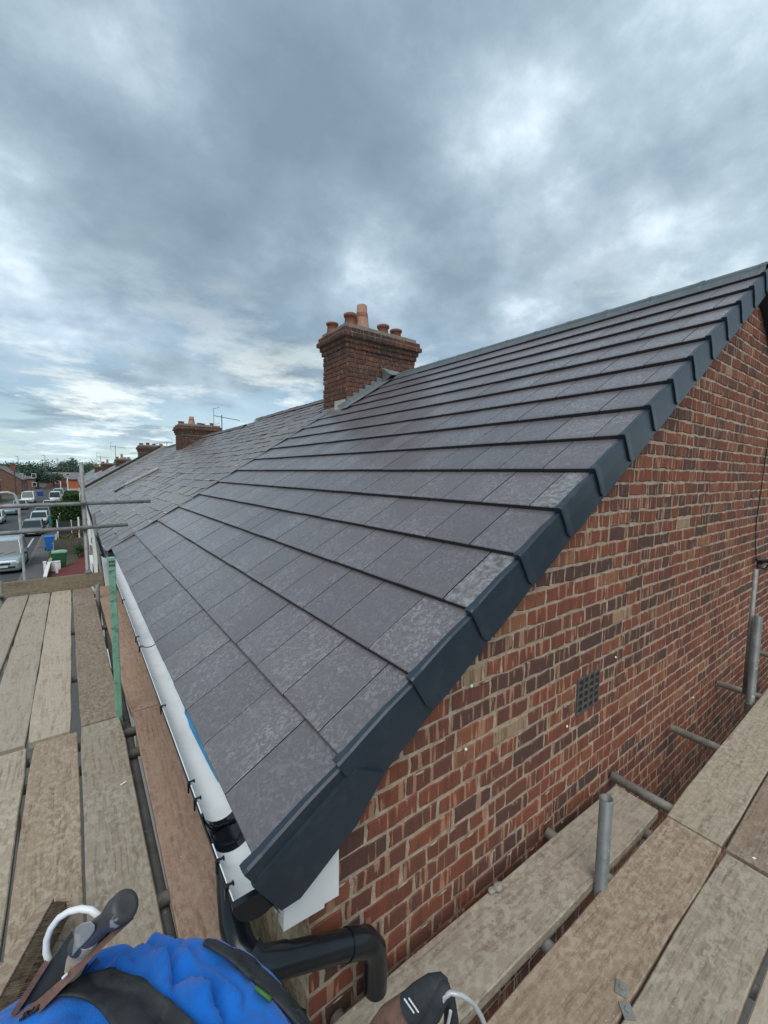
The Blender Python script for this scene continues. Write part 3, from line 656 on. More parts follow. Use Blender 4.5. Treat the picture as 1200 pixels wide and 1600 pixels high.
def chimney(parent, x0, x1, y0, y1, zb, zt, pots, detail, seed, name='chimney_stack'):
    c = MB(); c.span((x0+.012, y0+.012, zb), (x1-.012, y1-.012, zt-.36)); st = c.build(name, MT['mortar_soot'], parent)
    za, zc = zb, zt-.36
    if detail:
        brick_rows(None, x0, x1, za+.25, zc, y0, 'x', seed, parent=st); brick_rows(None, y0+.0, y1, za, zc, x0, 'y', seed+1, parent=st)
    else:
        m_ = MB(); brick_rows(m_, x0, x1, za, zc, y0, 'x', seed); brick_rows(m_, y0, y1, za, zc, x0, 'y', seed+1); tag(m_.build('bricks', MT['bricks_soot'], st), kind='stuff')
    m_ = MB(); z = zc
    for (e, h, soot) in ((.022, .072, 0), (.045, .072, 0), (.085, .072, 0), (.06, .07, 1), (.02, .06, 1)):
        mm = MB(); mm.span((x0-e+.008, y0-e+.008, z), (x1+e-.008, y1+e-.008, z+h+.004)); mm.build('corbel_course', MT['mortar_soot'], st)
        b_ = MB(); brick_rows(b_, x0-e, x1+e, z+.004, z+h+.004, y0-e, 'x', seed+int(e*999)); brick_rows(b_, y0-e, y1+e, z+.004, z+h+.004, x0-e, 'y', seed+7+int(e*999))
        if b_.v: tag(b_.build('bricks', MT['bricks_soot'], st), kind='stuff')
        z += h+.004
    m_ = MB(); m_.add([(x0+.01, y0+.01, z-.002), (x1-.01, y0+.01, z-.002), (x1-.01, y1-.01, z-.002), (x0+.01, y1-.01, z-.002), (x0+.15, (y0+y1)/2, z+.05), (x1-.15, (y0+y1)/2, z+.05)], [(0, 1, 5, 4), (1, 2, 5), (2, 3, 4, 5), (3, 0, 4)]); m_.build('flaunching', MT['cement'], st)
    for (fx, fy, h, r0, r1, tall) in pots:
        p_ = MB(); x = x0+(x1-x0)*fx; y = y0+(y1-y0)*fy
        pot(p_, x, y, z-.01, h, r0, r1, not tall); po = p_.build('chimney_pot', MT['pot_pale' if tall else 'pot'], st)
        if tall:
            b_ = MB(); b_.lathe((x, y, z-.01+h*.42), [(r0*.80, 0), (r0*.84, .01), (r1*1.10, h*.27), (r1*1.06, h*.28)], 14); b_.build('pot_band', MT['pot'], po)
    return st
def house(y0, y1, dz, ridge_x, idx, label, slate_parts=0, gauge=.205, sw=.262, seed=0, front='cream', sag=0.0):
    H = thing('terraced_house', (.48, y0, GZ), label, 'house', 'brick terraced houses in the row')
    zr = lambda s, y: Vector((0, 0, dz+sag*math.sin((y-y0)/(y1-y0)*math.pi)*math.sin(min(1, s/4.2)*math.pi)))
    smax = (ridge_x-P0.x)/CS
    mb = MB(); a, b = RP(.0, 0, -.06)+Vector((-.06, 0, dz)), RP(smax, 0, -.06)+Vector((0, 0, dz)); xr = ridge_x
    mb.prism([(a.x, a.z), (b.x, b.z), (2*xr-a.x, a.z), (2*xr-a.x, a.z-.1), (b.x, b.z-.12), (a.x, a.z-.1)], 1, y0, y1); rf = mb.build('roof', MT['darktrim'], H)
    r_ = random.Random(seed); rest = MB(); lst = []
    k = 0
    while k*gauge < smax-.02:
        y = y0-(sw/2 if k % 2 else 0)
        while y < y1-.02:
            a_, b_ = max(y, y0), min(y+sw, y1)
            if b_-a_ > .03 and not (idx == 2 and RP(k*gauge, 0).x > 3.3 and a_ < 6.55): lst.append((k, a_, b_-a_))
            y += sw
        k += 1
    lst.sort(key=lambda t: RP(t[0]*gauge, t[1]).length)
    cache_ = [slate_mesh(sw, gauge, r_).mesh('slate', MT['slate']) for _ in range(6)] if slate_parts else None
    for i, (k, y, w) in enumerate(lst):
        s0 = k*gauge-.07+r_.uniform(-.008, .008); n_ = .006+r_.uniform(-.001, .006); tilt = Matrix.Rotation(r_.uniform(-.02, .02), 3, 'X')@Matrix.Rotation(r_.uniform(-.012, .02), 3, 'Y')@Matrix.Rotation(r_.gauss(0, .015), 3, 'Z')
        o0 = RP(s0, y, n_)+zr(s0, y)
        if i < slate_parts and w > sw*.9:
            o = D.objects.new('slate', cache_[r_.randrange(6)]); link(o, rf); o.location = o0-H.location; o.rotation_euler = (RROT@tilt).to_euler()
        else:
            t_ = slate_mesh(w, gauge, r_); rest.add([o0+(RROT@tilt)@Vector(v) for v in t_.v], t_.f)
    tag(rest.build('slates', MT['slates'], rf), kind='stuff')
    if idx <= 5:
        ed = MB()
        for (k, y, w) in lst:
            if r_.random() < .72:
                s0 = k*gauge-.066; ww = r_.uniform(.010, .032); a_, b_ = y+r_.uniform(.004, w*.3), y+w-r_.uniform(.004, w*.3); nn_ = 5; V = []
                for q in range(nn_+1): yy = a_+(b_-a_)*q/nn_; V += [RP(s0+.002, yy, .0185)+zr(s0, yy), RP(s0+ww*r_.uniform(.4, 1), yy, .0180)+zr(s0, yy)]
                ed.add(V, [(2*q, 2*q+1, 2*q+3, 2*q+2) for q in range(nn_)])
        tag(ed.build('pale_slate_edges', MT['slate_edge'], rf), kind='stuff')
    mb = MB(); p = MB()
    mb.prism([(xr, zroof(xr)+dz+.01), (2*xr-a.x, a.z+.05), (2*xr-a.x, a.z+.03), (xr, zroof(xr)+dz-.02)], 1, y0, y1); tag(mb.build('rear_slates', MT['slates'], rf), kind='stuff')
    y = y0+.05
    while y < y1-.3:
        o = D.objects.new('ridge_tile', rme_old); link(o, rf); o.location = Vector((xr, y, zroof(xr)+dz+.018+r_.uniform(-.006, .006)))-H.location; y += .44
        o.scale = (1, 1.11, .85)
    # walls
    zt = a.z-.12
    mb = MB(); mb.span((.50, y0+.01, GZ), (.68, y1-.01, zt)); mb.build('front_wall', MT[front], H); mb = MB(); mb.span((7.4, y0+.01, GZ), (7.6, y1-.01, zt)); mb.build('rear_wall', MT['bricks'], H)
    mb = MB(); mb.prism([(.69, GZ), (7.39, GZ), (7.39, zt), (b.x, b.z-.13), (.69, zt)], 1, y0+.02, y0+.2); mb.build('party_wall', MT['bricks'], H)
    # bay windows, upstairs and down, with white frames
    yc = (y0+y1)/2
    for zb, zh in ((GZ+.9, 1.5), (GZ+3.2, 1.25)):
        wb = MB(); wb.span((.30, yc-.9, zb-.05), (.499, yc+.9, zb)); wb.span((.30, yc-.9, zb+zh), (.499, yc+.9, zb+zh+.06)); 
        for yy in (yc-.9, yc-.3, yc+.26, yc+.84): wb.span((.30, yy, zb), (.36, yy+.06, zb+zh))
        wb.span((.30, yc-.84, zb+zh*.66), (.34, yc+.84, zb+zh*.66+.05))
        wo = wb.build('window', MT['white'], H); pn = MB(); pn.span((.325, yc-.84, zb+.002), (.335, yc+.84, zb+zh-.002)); pn.build('pane', MT['glass'], wo)
    db = MB(); db.span((.47, y0+.5, GZ+.12), (.499, y0+1.35, GZ+2.2)); db.build('door', MT['redpaint'], H)
    # old iron gutter
    gm = MB(); gx_ = a.x-.035; pol = [(gx_+.05*math.cos(math.pi+math.pi*i/6), a.z-.0+.05*math.sin(math.pi+math.pi*i/6)) for i in range(7)]+[(gx_+.04*math.cos(2*math.pi-math.pi*i/6), a.z+.04*math.sin(2*math.pi-math.pi*i/6)) for i in range(7)]
    gm.prism(pol, 1, y0+.03, y1-.02); gm.build('old_gutter', MT['darktrim'], H)
    return H, rf
def slate_mesh(w, gauge, r_, th=.009):
    m_ = MB(); L_ = gauge+.12; g = r_.uniform(.003, .008); j = lambda: r_.uniform(-.006, .006)
    c1, c2 = r_.random() < .15, r_.random() < .15
    top = [(j(), g/2), (j()*.5, w*.5), (j(), w-g/2), (L_, w-g/2), (L_, g/2)]
    if c1: top[0] = (.02, g/2+.004)
    V = [(x, y, th-x*.03) for x, y in top]+[(x, y, -.001-x*.03) for x, y in top]
    m_.add(V, [(0, 4, 3, 2, 1), (5, 6, 7, 8, 9)]+[(i, (i+1) % 5, 5+(i+1) % 5, 5+i) for i in range(5)]); return m_
rme_old = ridge_mesh(.395, .06, .12).mesh('ridge_tile', MT['farroof0'])
H2, rf2 = house(6.13, 11.5, -.0, 4.10, 2, 'second house of the terrace with worn purple slates beyond the new tiles', 290, seed=3, sag=-.02)
st1 = chimney(H2, 3.493, 4.90, 5.76, 6.52, .9, 2.33, [(.05, .75, .17, .09, .08, 0), (.15, .3, .25, .105, .085, 0), (.31, .3, .44, .125, .088, 1), (.62, .3, .21, .095, .085, 0), (.82, .3, .19, .095, .085, 0)], True, 11)
# lead flashing stepped up the front face of the stack, lead saddle and mortar patch
mb = MB(); nst = 6
for i in range(nst):
    xa = 3.50+i*.115; zb = zroof(xa+.02)+.02; zt = zroof(xa+.115)+.095
    m_ = MB(); m_.prism([(xa, zb), (xa+.118, zroof(xa+.118)+.02), (xa+.118, zt), (xa, zt)], 1, 5.742+.001*(i % 2), 5.7545); m_.build('flashing_step', MT['lead'], H2)
m_ = MB(); V = [RP(s, 5.50 if (i % 2 == 0) else 5.52, .034) for i, s in enumerate(np.linspace(3.62, 4.75, 9))]+[RP(s, 5.75, .03) for s in np.linspace(3.62, 4.75, 9)]+[RP(s, 5.75, .09) for s in np.linspace(3.62, 4.75, 9)]
m_.add(V, [(i, i+1, 10+i, 9+i) for i in range(8)]+[(9+i, 10+i, 19+i, 18+i) for i in range(8)]); m_.build('lead_apron', MT['lead'], H2)
m_ = MB(); m_.add([(4.16, 5.73, 1.75), (4.19, 5.5, 1.60), (4.5, 5.40, 1.62), (4.62, 5.74, 1.73), (4.2, 5.735, 1.5)], [(0, 1, 4), (0, 1, 2, 3)]); o = m_.build('lead_saddle', MT['lead'], H2); o.modifiers.new('s', 'SOLIDIFY').thickness = .006
m_ = MB(); m_.span((3.475, 5.78, .97), (3.4885, 6.10, 1.17)); m_.build('mortar_patch', MT['cement_pale'], H2)
m_ = MB(); m_.span((3.47, 6.10, .93), (3.4885, 6.53, 1.08)); m_.add([(3.476, 5.72, 1.02), (3.476, 6.6, 1.02), (3.31, 6.62, .935), (3.33, 5.60, .945)], [(0, 1, 2, 3)]); m_.build('front_flashing', MT['lead'], H2)
# cement fillet where slates meet the new tiles
mb = MB(); V = []
for i, s in enumerate(np.linspace(0, 3.6, 40)): V += [RP(s, 6.09+rnd(-.02, .02), .026), RP(s, 6.16+rnd(-.02, .03), .02)]
mb.add(V, [(2*i, 2*i+2, 2*i+3, 2*i+1) for i in range(39)]); mb.build('joint_fillet', MT['tiles'], H2)
H3, rf3 = house(11.52, 16.9, -.0, 3.82, 3, 'third house of the terrace carrying the second chimney from the camera', 0, seed=4, sag=-.03)
chimney(H3, 3.055, 4.40, 16.3, 17.25, .4, 1.70, [(.06, .3, .10, .10, .09, 0), (.32, .3, .30, .12, .085, 1), (.52, .3, .09, .09, .075, 0), (.62, .4, .09, .09, .075, 0), (.84, .3, .12, .08, .06, 0)], False, 21)
H4, rf4 = house(16.92, 23.7, -.0, 3.72, 4, 'fourth house of the terrace just before the raised coping on its roof', 0, seed=5, sag=-.03)
cp = MB(); p = [RP(-.05, 0, -.05), RP(4.05, 0, -.05), RP(4.05, 0, .11), RP(-.05, 0, .11)]; cp.prism([(q_.x, q_.z) for q_ in p], 1, 23.72, 24.1); cp.build('party_coping', MT['cement'], H4)
cp = MB(); p = [RP(-.05, 0, -.05), RP(3.95, 0, -.05), RP(3.95, 0, .22), RP(-.05, 0, .22)]; cp.prism([(q_.x, q_.z) for q_ in p], 1, 24.11, 24.3); cp.build('verge_slab', MT['darktrim'], H4)
H5, rf5 = house(24.12, 34.0, -.12, 3.62, 5, 'fifth house of the terrace carrying the third chimney behind the coping', 0, gauge=.28, sw=.4, seed=6)
chimney(H5, 2.89, 4.22, 26.5, 27.5, .2, 1.43, [(.08, .3, .12, .10, .09, 0), (.32, .3, .16, .09, .08, 0), (.55, .3, .12, .09, .08, 0), (.82, .3, .12, .09, .08, 0)], False, 31)
H6, rf6 = house(34.02, 50.0, -.3, 3.55, 6, 'sixth house of the terrace carrying the fourth chimney far down the row', 0, gauge=.4, sw=.8, seed=7)
chimney(H6, 2.8, 3.9, 42.0, 43.0, -.1, 1.03, [(.1, .3, .18, .1, .09, 0), (.4, .3, .45, .1, .08, 1), (.6, .3, .14, .1, .09, 0), (.85, .3, .16, .1, .09, 0)], False, 41)
H7, rf7 = house(50.02, 110.0, -.6, 3.4, 7, 'farthest stretch of the terrace with two small chimneys in line', 0, gauge=.8, sw=2.4, seed=8)
chimney(H7, 2.4, 3.9, 56.0, 57.2, -.5, .83, [(.1, .3, .2, .12, .1, 0), (.35, .3, .45, .12, .1, 1), (.8, .3, .2, .12, .1, 0)], False, 51)
chimney(H7, 2.2, 3.8, 72.0, 73.2, -.8, .62, [(.1, .3, .25, .14, .12, 0), (.5, .3, .3, .14, .12, 0)], False, 61)
# a tube lying on the slates, a broken slate and rags
T_ = MB(); a, b = RP(1.02, 13.86, .06), RP(1.9, 13.1, .06); T_.path([a, b], .042, 14); single('roof_tube', T_, MT['galv_pale'], 'grey metal tube lying across the old slates', 'tube')
q_ = MB(); c_ = RP(.80, 14.2, .03); q_.box(c_, (.25, .16, .03), RROT); q_.box(c_+Vector((.12, -.1, .08)), (.12, .1, .03), RROT); single('broken_slate', q_, MT['darktrim'], 'dark broken slate loose on the old roof below the grey tube', 'slate')

# aerials
def aerial(x, y, z, h, L_, ang, lab, nb=9, sc=1.0):
    A = thing('tv_aerial', (x, y, z), lab, 'aerial', 'television aerials on the chimneys')
    m_ = MB(); m_.path([(x, y, z), (x, y, z+h)], .014*sc, 6); m_.build('mast', MT['galv_dark'], A)
    d = Vector((math.cos(ang), math.sin(ang), -.08)); u = Vector((-d.y, d.x, 0)).normalized(); c = Vector((x, y, z+h*.93))
    m_ = MB(); m_.path([c-d*L_*.3, c+d*L_*.7], .010*sc, 6)
    for i in range(nb): p = c+d*L_*(-.12+.8*i/nb); e = .13*sc*(1-.03*i); m_.path([p-u*e-Vector((0, 0, e*.2)), p+u*e+Vector((0, 0, e*.2))], .005*sc, 4)
    for t in (-1, 1): m_.path([c-d*L_*.3, c-d*L_*.28+Vector((0, 0, t*.22*sc))+u*.05], .006*sc, 4); m_.path([c-d*L_*.2+Vector((0, 0, t*.22*sc))-u*.2*sc, c-d*L_*.2+Vector((0, 0, t*.22*sc))+u*.2*sc], .005*sc, 4)
    m_.build('antenna_boom', MT['galv_dark'], A); return A
aerial(4.45, 16.2, 1.05, 1.05, 1.0, .15, 'spiky television aerial on a mast beside the second chimney', 10, 1.3)
aerial(4.3, 26.9, .9, .8, .9, 3.0, 'thin television aerial beside the third chimney', 6, 1.2)
aerial(2.75, 41.5, .6, 1.5, 1.1, .1, 'tall television aerial in front of the fourth chimney', 5, 1.6)
aerial(2.3, 56.0, .3, 1.3, 1.2, .2, 'faint television aerial beside the farthest chimneys', 4, 2.0)
aerial(3.9, 36.0, .7, .7, .9, 3.3, 'low television aerial between the third and fourth chimneys', 5, 1.4)

# ------------------------------------------------------------------ scaffold
TR = .0242
def board(name, x0, y0, x1, y1, w, z, mat, lab, group, L_over=None, th=.038, cat='scaffold board', split=False, endcut=0):
    """plank whose centre line runs (x0,y0)->(x1,y1); top at z; local x is the length"""
    a = Vector((x0, y0, 0)); b = Vector((x1, y1, 0)); L_ = (b-a).length; ang = math.atan2(b.y-a.y, b.x-a.x)
    n = max(6, int(L_/.25)); m_ = MB(); V = []; wob = [rnd(-.0022, .0022) for _ in range(n+1)]; sagz = rnd(-.002, .002); ch = .004
    for i in range(n+1):
        x = -L_/2+L_*i/n; e = .012 if i in (0, n) else 0; w_ = w/2-(.006 if i in (0, n) else 0)+rnd(-.0015, .0015); zz = wob[i]*.6
        c_ = wob[i]
        for (yy, z_) in ((-w_+c_, -th), (-w_+c_, -ch), (-w_+ch+c_, 0), (w_-ch+c_, 0), (w_+c_, -ch), (w_+c_, -th)): V.append((x, yy, z_+zz))
    F_ = [(j*6+i, j*6+(i+1) % 6, (j+1)*6+(i+1) % 6, (j+1)*6+i) for j in range(n) for i in range(6)]+[tuple(range(6))[::-1], tuple(range(n*6, n*6+6))]
    m_.add(V, [f[::-1] for f in F_]); o = D.objects.new(name, m_.mesh(name, mat)); link(o); o.location = ((x0+x1)/2, (y0+y1)/2, z); o.rotation_euler = (0, 0, ang); tag(o, lab, cat, group); return o
ZL = -1.53; gl = 'boards of the left walkway'
bw = .205
board('scaffold_board', -.635, 2.95, -.632, 6.6, bw, ZL, MT['wood'], 'outermost grey board of the far left walkway, cut by the photo edge', gl)
board('scaffold_board', -.395, 2.95, -.424, 6.6, bw, ZL-.002, MT['wood'], 'grey board second from the outer edge on the far left walkway', gl)
board('scaffold_board', -.190, 2.96, -.213, 6.6, .200, ZL, MT['wood'], 'pale grey board third from the outer edge on the far left walkway', gl)
board('scaffold_board', .060, 2.98, .003, 6.6, .214, ZL+.001, MT['wood_mud'], 'brown stained board nearest the green post on the far left walkway', gl)
board('scaffold_board', -.575, .25, -.60, 2.92, bw, ZL, MT['wood'], 'outermost weathered board of the near left walkway', gl)
board('scaffold_board', -.353, .25, -.385, 2.90, .21, ZL+.001, MT['wood_green'], 'weathered board left of the broom head on the near left walkway', gl)
board('scaffold_board', -.137, .25, -.160, 2.93, .205, ZL-.001, MT['wood_mud'], 'middle board under the white hammer loop on the near left walkway', gl)
board('scaffold_board', .070, .25, .055, 2.96, .206, ZL, MT['wood_green'], 'speckled board closest to the house on the near left walkway', gl)
gi = 'planks squeezed between walkway and gutter'
board('scaffold_board', .312, 2.985, .262, 6.58, .205, ZL-.002, MT['wood_red'], 'reddish inner plank beyond the butt joint, behind the green post', gi)
board('scaffold_board', .298, .98, .318, 2.965, .195, ZL, MT['wood_red'], 'reddish inner plank with a scratch beside the gutter outlet', gi)
ZR_ = -1.60; gr_ = 'boards of the gable walkway'
board('scaffold_board', .28, .842, 2.185, .803, .212, ZR_, MT['wood_green'], 'single board nearest the gable wall with a rounded end', gr_)
board('scaffold_board', .28, .572, 2.175, .560, .222, ZR_+.001, MT['wood_mud'], 'grainy brown board beside the upright tube stub', gr_)
board('scaffold_board', .28, .345, 2.165, .345, .205, ZR_, MT['wood_green'], 'cracked board second in from the gable gap, below the cross joint', gr_)
board('scaffold_board', .28, .125, 2.17, .122, .21, ZR_, MT['wood'], 'board in the bottom right corner of the photo', gr_)
board('scaffold_board', 2.19, .568, 5.6, .60, .222, ZR_, MT['wood_green'], 'long board edging the gap beyond the cross joint', gr_)
board('scaffold_board', 2.186, .340, 5.6, .37, .222, ZR_+.001, MT['wood_mud'], 'brown inner board beyond the cross joint at the right edge', gr_)
board('scaffold_board', 2.188, .11, 5.6, .14, .22, ZR_, MT['wood'], 'board mostly outside the right edge beyond the cross joint', gr_)
# cracks: dark splits in two boards
for pts, z in (([(2.15, .30), (1.9, .295), (1.6, .30), (1.45, .292)], ZR_+.0012), ([(1.10, .655), (1.05, .60), (1.03, .55)], ZR_+.0022)):
    pass
def tube(name, a, b, lab, group, mat='galv', r=TR, cat='scaffold tube', coup=()):
    c = Vector(a); T = thing(name, a, lab, cat, group)
    m_ = MB(); m_.pipe(a, b, r); m_.build('tube', MT[mat], T)
    d = (Vector(b)-c).normalized()
    for t, other in coup: coupler(c+d*t, d, Vector(other), T)
    return T
def coupler(p, d, o, T):
    """double coupler: two saddles round the tubes with a bolt and nut"""
    m_ = MB(); m_.path([p-d*.028, p+d*.028], TR+.008, 12); q = p+o.normalized()*(TR*2+.004)
    cr = d.cross(o).normalized(); m_.path([q-cr*.028, q+cr*.028], TR+.008, 12); m_.box(p+o.normalized()*TR, (.04, .04, .04))
    m_.path([p+cr*(TR+.004)-o.normalized()*.02, p+cr*(TR+.012)+o.normalized()*.05], .006, 6); m_.path([p+cr*(TR+.012)+o.normalized()*.04, p+cr*(TR+.012)+o.normalized()*.055], .012, 6)
    return m_.build('coupler', MT['galv_dark'], T)
gs = 'scaffold tubes round the house'
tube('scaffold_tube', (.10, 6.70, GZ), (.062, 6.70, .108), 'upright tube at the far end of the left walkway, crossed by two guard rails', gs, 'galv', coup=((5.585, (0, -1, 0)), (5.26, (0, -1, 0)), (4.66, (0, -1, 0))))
tube('scaffold_tube', (-2.3, 6.648, -.455), (.829, 6.648, -.419), 'upper guard rail crossing the street view', gs)
tube('scaffold_tube', (-2.3, 6.648, -.785), (.545, 6.648, -.733), 'lower guard rail crossing the street view', gs)
tube('scaffold_tube', (-.79, 6.70, GZ), (-.79, 6.70, -1.34), 'dark upright stub at the outer corner of the toe board', gs, 'galv_dark', coup=((4.49, (0, -1, 0)),))
tb = MB(); tb.span((-.765, 6.622, ZL+.001), (.232, 6.658, -1.352)); o = single('toe_board', tb, MT['wood_toe'], 'upright toe board closing the far end of the left walkway', 'toe board'); o.rotation_euler = (0, 0, .0)  # darker wood than the walkway: shade of its upright face put into colour
tube('scaffold_tube', (.148, 6.0, -2.4), (.148, 6.0, -1.36), 'short dark tube stub poking up beside the green post', gs, 'galv_dark')
for i, (y, x0, x1, lab) in enumerate(((6.35, -.95, .46, 'cross tube under the far end of the left walkway'), (5.0, -.95, .46, 'cross tube under the middle of the far left walkway'), (3.85, -.95, .46, 'cross tube seen in the gap beside the green post'), (2.86, -.95, .46, 'cross tube just before the green post foot'), (2.62, -.95, .46, 'second cross tube just before the green post foot'), (1.62, -.95, .46, 'thick cross tube seen in the gap beside the near inner plank'))):
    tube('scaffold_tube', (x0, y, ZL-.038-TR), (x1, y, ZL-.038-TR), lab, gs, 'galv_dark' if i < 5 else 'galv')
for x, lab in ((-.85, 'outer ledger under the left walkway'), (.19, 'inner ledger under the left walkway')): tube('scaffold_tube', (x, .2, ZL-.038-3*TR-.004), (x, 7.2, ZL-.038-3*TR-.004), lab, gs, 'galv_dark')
tube('scaffold_tube', (.26, 6.9, -1.9), (.21, 8.6, -.75), 'diagonal brace tube against the neighbouring house front', gs, 'galv_dark')
gt = [('tube end just showing under the board nearest the downpipe', .57, .985), ('cross tube under the single board nearest the gable', 1.27, .95), ('cross tube end touching the wall left of the stub', 1.70, .985), ('short cross tube seen in the board gap by the rounded end', 2.07, .74), ('first long bearer crossing the gap at the cross joint', 2.33, .985), ('second bearer crossing the gap to the gable', 3.113, .965), ('third bearer crossing the gap beside the tall stub', 4.12, .985), ('farthest bearer crossing the gap at the right edge', 5.18, .985)]
for lab, x, y in gt: tube('scaffold_tube', (x, -.6, ZR_-.038-TR-.001), (x, y, ZR_-.038-TR-.001), lab, gs, 'galv_pale')
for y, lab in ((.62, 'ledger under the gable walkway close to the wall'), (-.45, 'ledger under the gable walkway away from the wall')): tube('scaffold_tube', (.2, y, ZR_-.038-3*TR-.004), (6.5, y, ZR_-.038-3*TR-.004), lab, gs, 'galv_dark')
tube('scaffold_tube', (1.590, .6865, GZ), (1.590, .6865, -1.235), 'upright tube stub rising between two boards with an open top', gs, 'galv_deep')
tube('scaffold_tube', (3.90, .735, GZ), (3.90, .735, -.985), 'tall upright tube stub beside the far bearers at the right edge', gs, 'galv_deep', coup=((4.33, (0, -1, 0)),))
tube('scaffold_tube', (3.935, .78, -1.6), (3.935, .78, -.66), 'pale thin tube rising behind the tall upright stub', gs, 'galv', r=.014)
tube('scaffold_tube', (.02, 2.945, ZL-.12), (.30, 2.945, ZL-.12), 'black clamp tube at the foot of the green post', gs, 'darktrim', coup=((.13, (0, 0, 1)),))
# green painted post
GP = thing('green_post', (.150, 2.978, ZL), 'green painted upright post with a marked top, chipped paint', 'post')
mb = MB(); mb.span((.133, 2.955, ZL-.15), (.168, 3.001, -.575)); mb.build('post', MT['greenpaint'], GP, bevel=.004)
mb = MB(); mb.span((.117, 2.953, -.58), (.159, 3.003, -.52)); 
o = MB(); o.span((.1312, 2.952, -.60), (.1698, 3.004, -.522)); cap = o.build('post_cap', MT['greenpaint'], GP, bevel=.003)
mb = MB()
for i in range(4):
    for j in range(2): mb.span((.1345+i*.0085, 2.9505, -.552-j*.022), (.1400+i*.0085, 2.9519, -.538-j*.022))
mb.build('marking', MT['darktrim'], cap)
# things lying on the boards
for i, (px_, py_, lab) in enumerate(((971, 1545, 'square zinc plate on the board edge nearer the wall'), (980, 1580, 'lozenge zinc plate on the board edge nearer the corner'))):
    c_ = onZ(px_, py_, ZR_+.003); m_ = MB(); m_.box((c_[0], c_[1], ZR_+.004), (.040, .034, .005), Matrix.Rotation(.35+i*.5, 3, 'Z')); m_.box((c_[0], c_[1], ZR_+.0085), (.012, .012, .006)); single('board_plate', m_, MT['steel'] if 0 else MT['galv'], lab, 'metal plate', 'zinc plates on the boards', bevel=.001)
c_ = onZ(778, 1388, ZR_+.01); m_ = MB()
def blob(mb, c, r, seed=0, n=10, m=7, amp=.2):
    r_ = random.Random(seed); V = []; 
    for j in range(m+1):
        th_ = math.pi*j/m
        for i in range(n):
            ph = 2*math.pi*i/n; k = 1+r_.uniform(-amp, amp); V.append((c[0]+r[0]*k*math.sin(th_)*math.cos(ph), c[1]+r[1]*k*math.sin(th_)*math.sin(ph), c[2]+r[2]*k*math.cos(th_)))
    mb.add(V, [(j*n+i, j*n+(i+1) % n, (j+1)*n+(i+1) % n, (j+1)*n+i) for j in range(m) for i in range(n)], True)
blob(m_, (c_[0], c_[1], ZR_+.018), (.022, .016, .012), 3); blob(m_, (c_[0]-.028, c_[1]+.006, ZR_+.014), (.018, .012, .009), 4); single('mortar_lump', m_, MT['cement'], 'dried mortar lump on the board edge against the wall', 'mortar')
for i, (px_, py_, w, lab, grp_) in enumerate(((193, 1224, .028, 'white paper scrap on the speckled left board', 0), (941, 1281, .012, 'tiny white chip near the cross joint', 1), (1178, 1341, .014, 'tiny white chip on the brown board right of the cross joint', 1))):
    z_ = ZL if px_ < 500 else ZR_; c_ = onZ(px_, py_, z_+.004); m_ = MB(); m_.box((c_[0], c_[1], z_+.005), (w, .007, .003), Matrix.Rotation(.5+i, 3, 'Z')); single('litter_scrap', m_, MT['white'], lab, 'scrap')
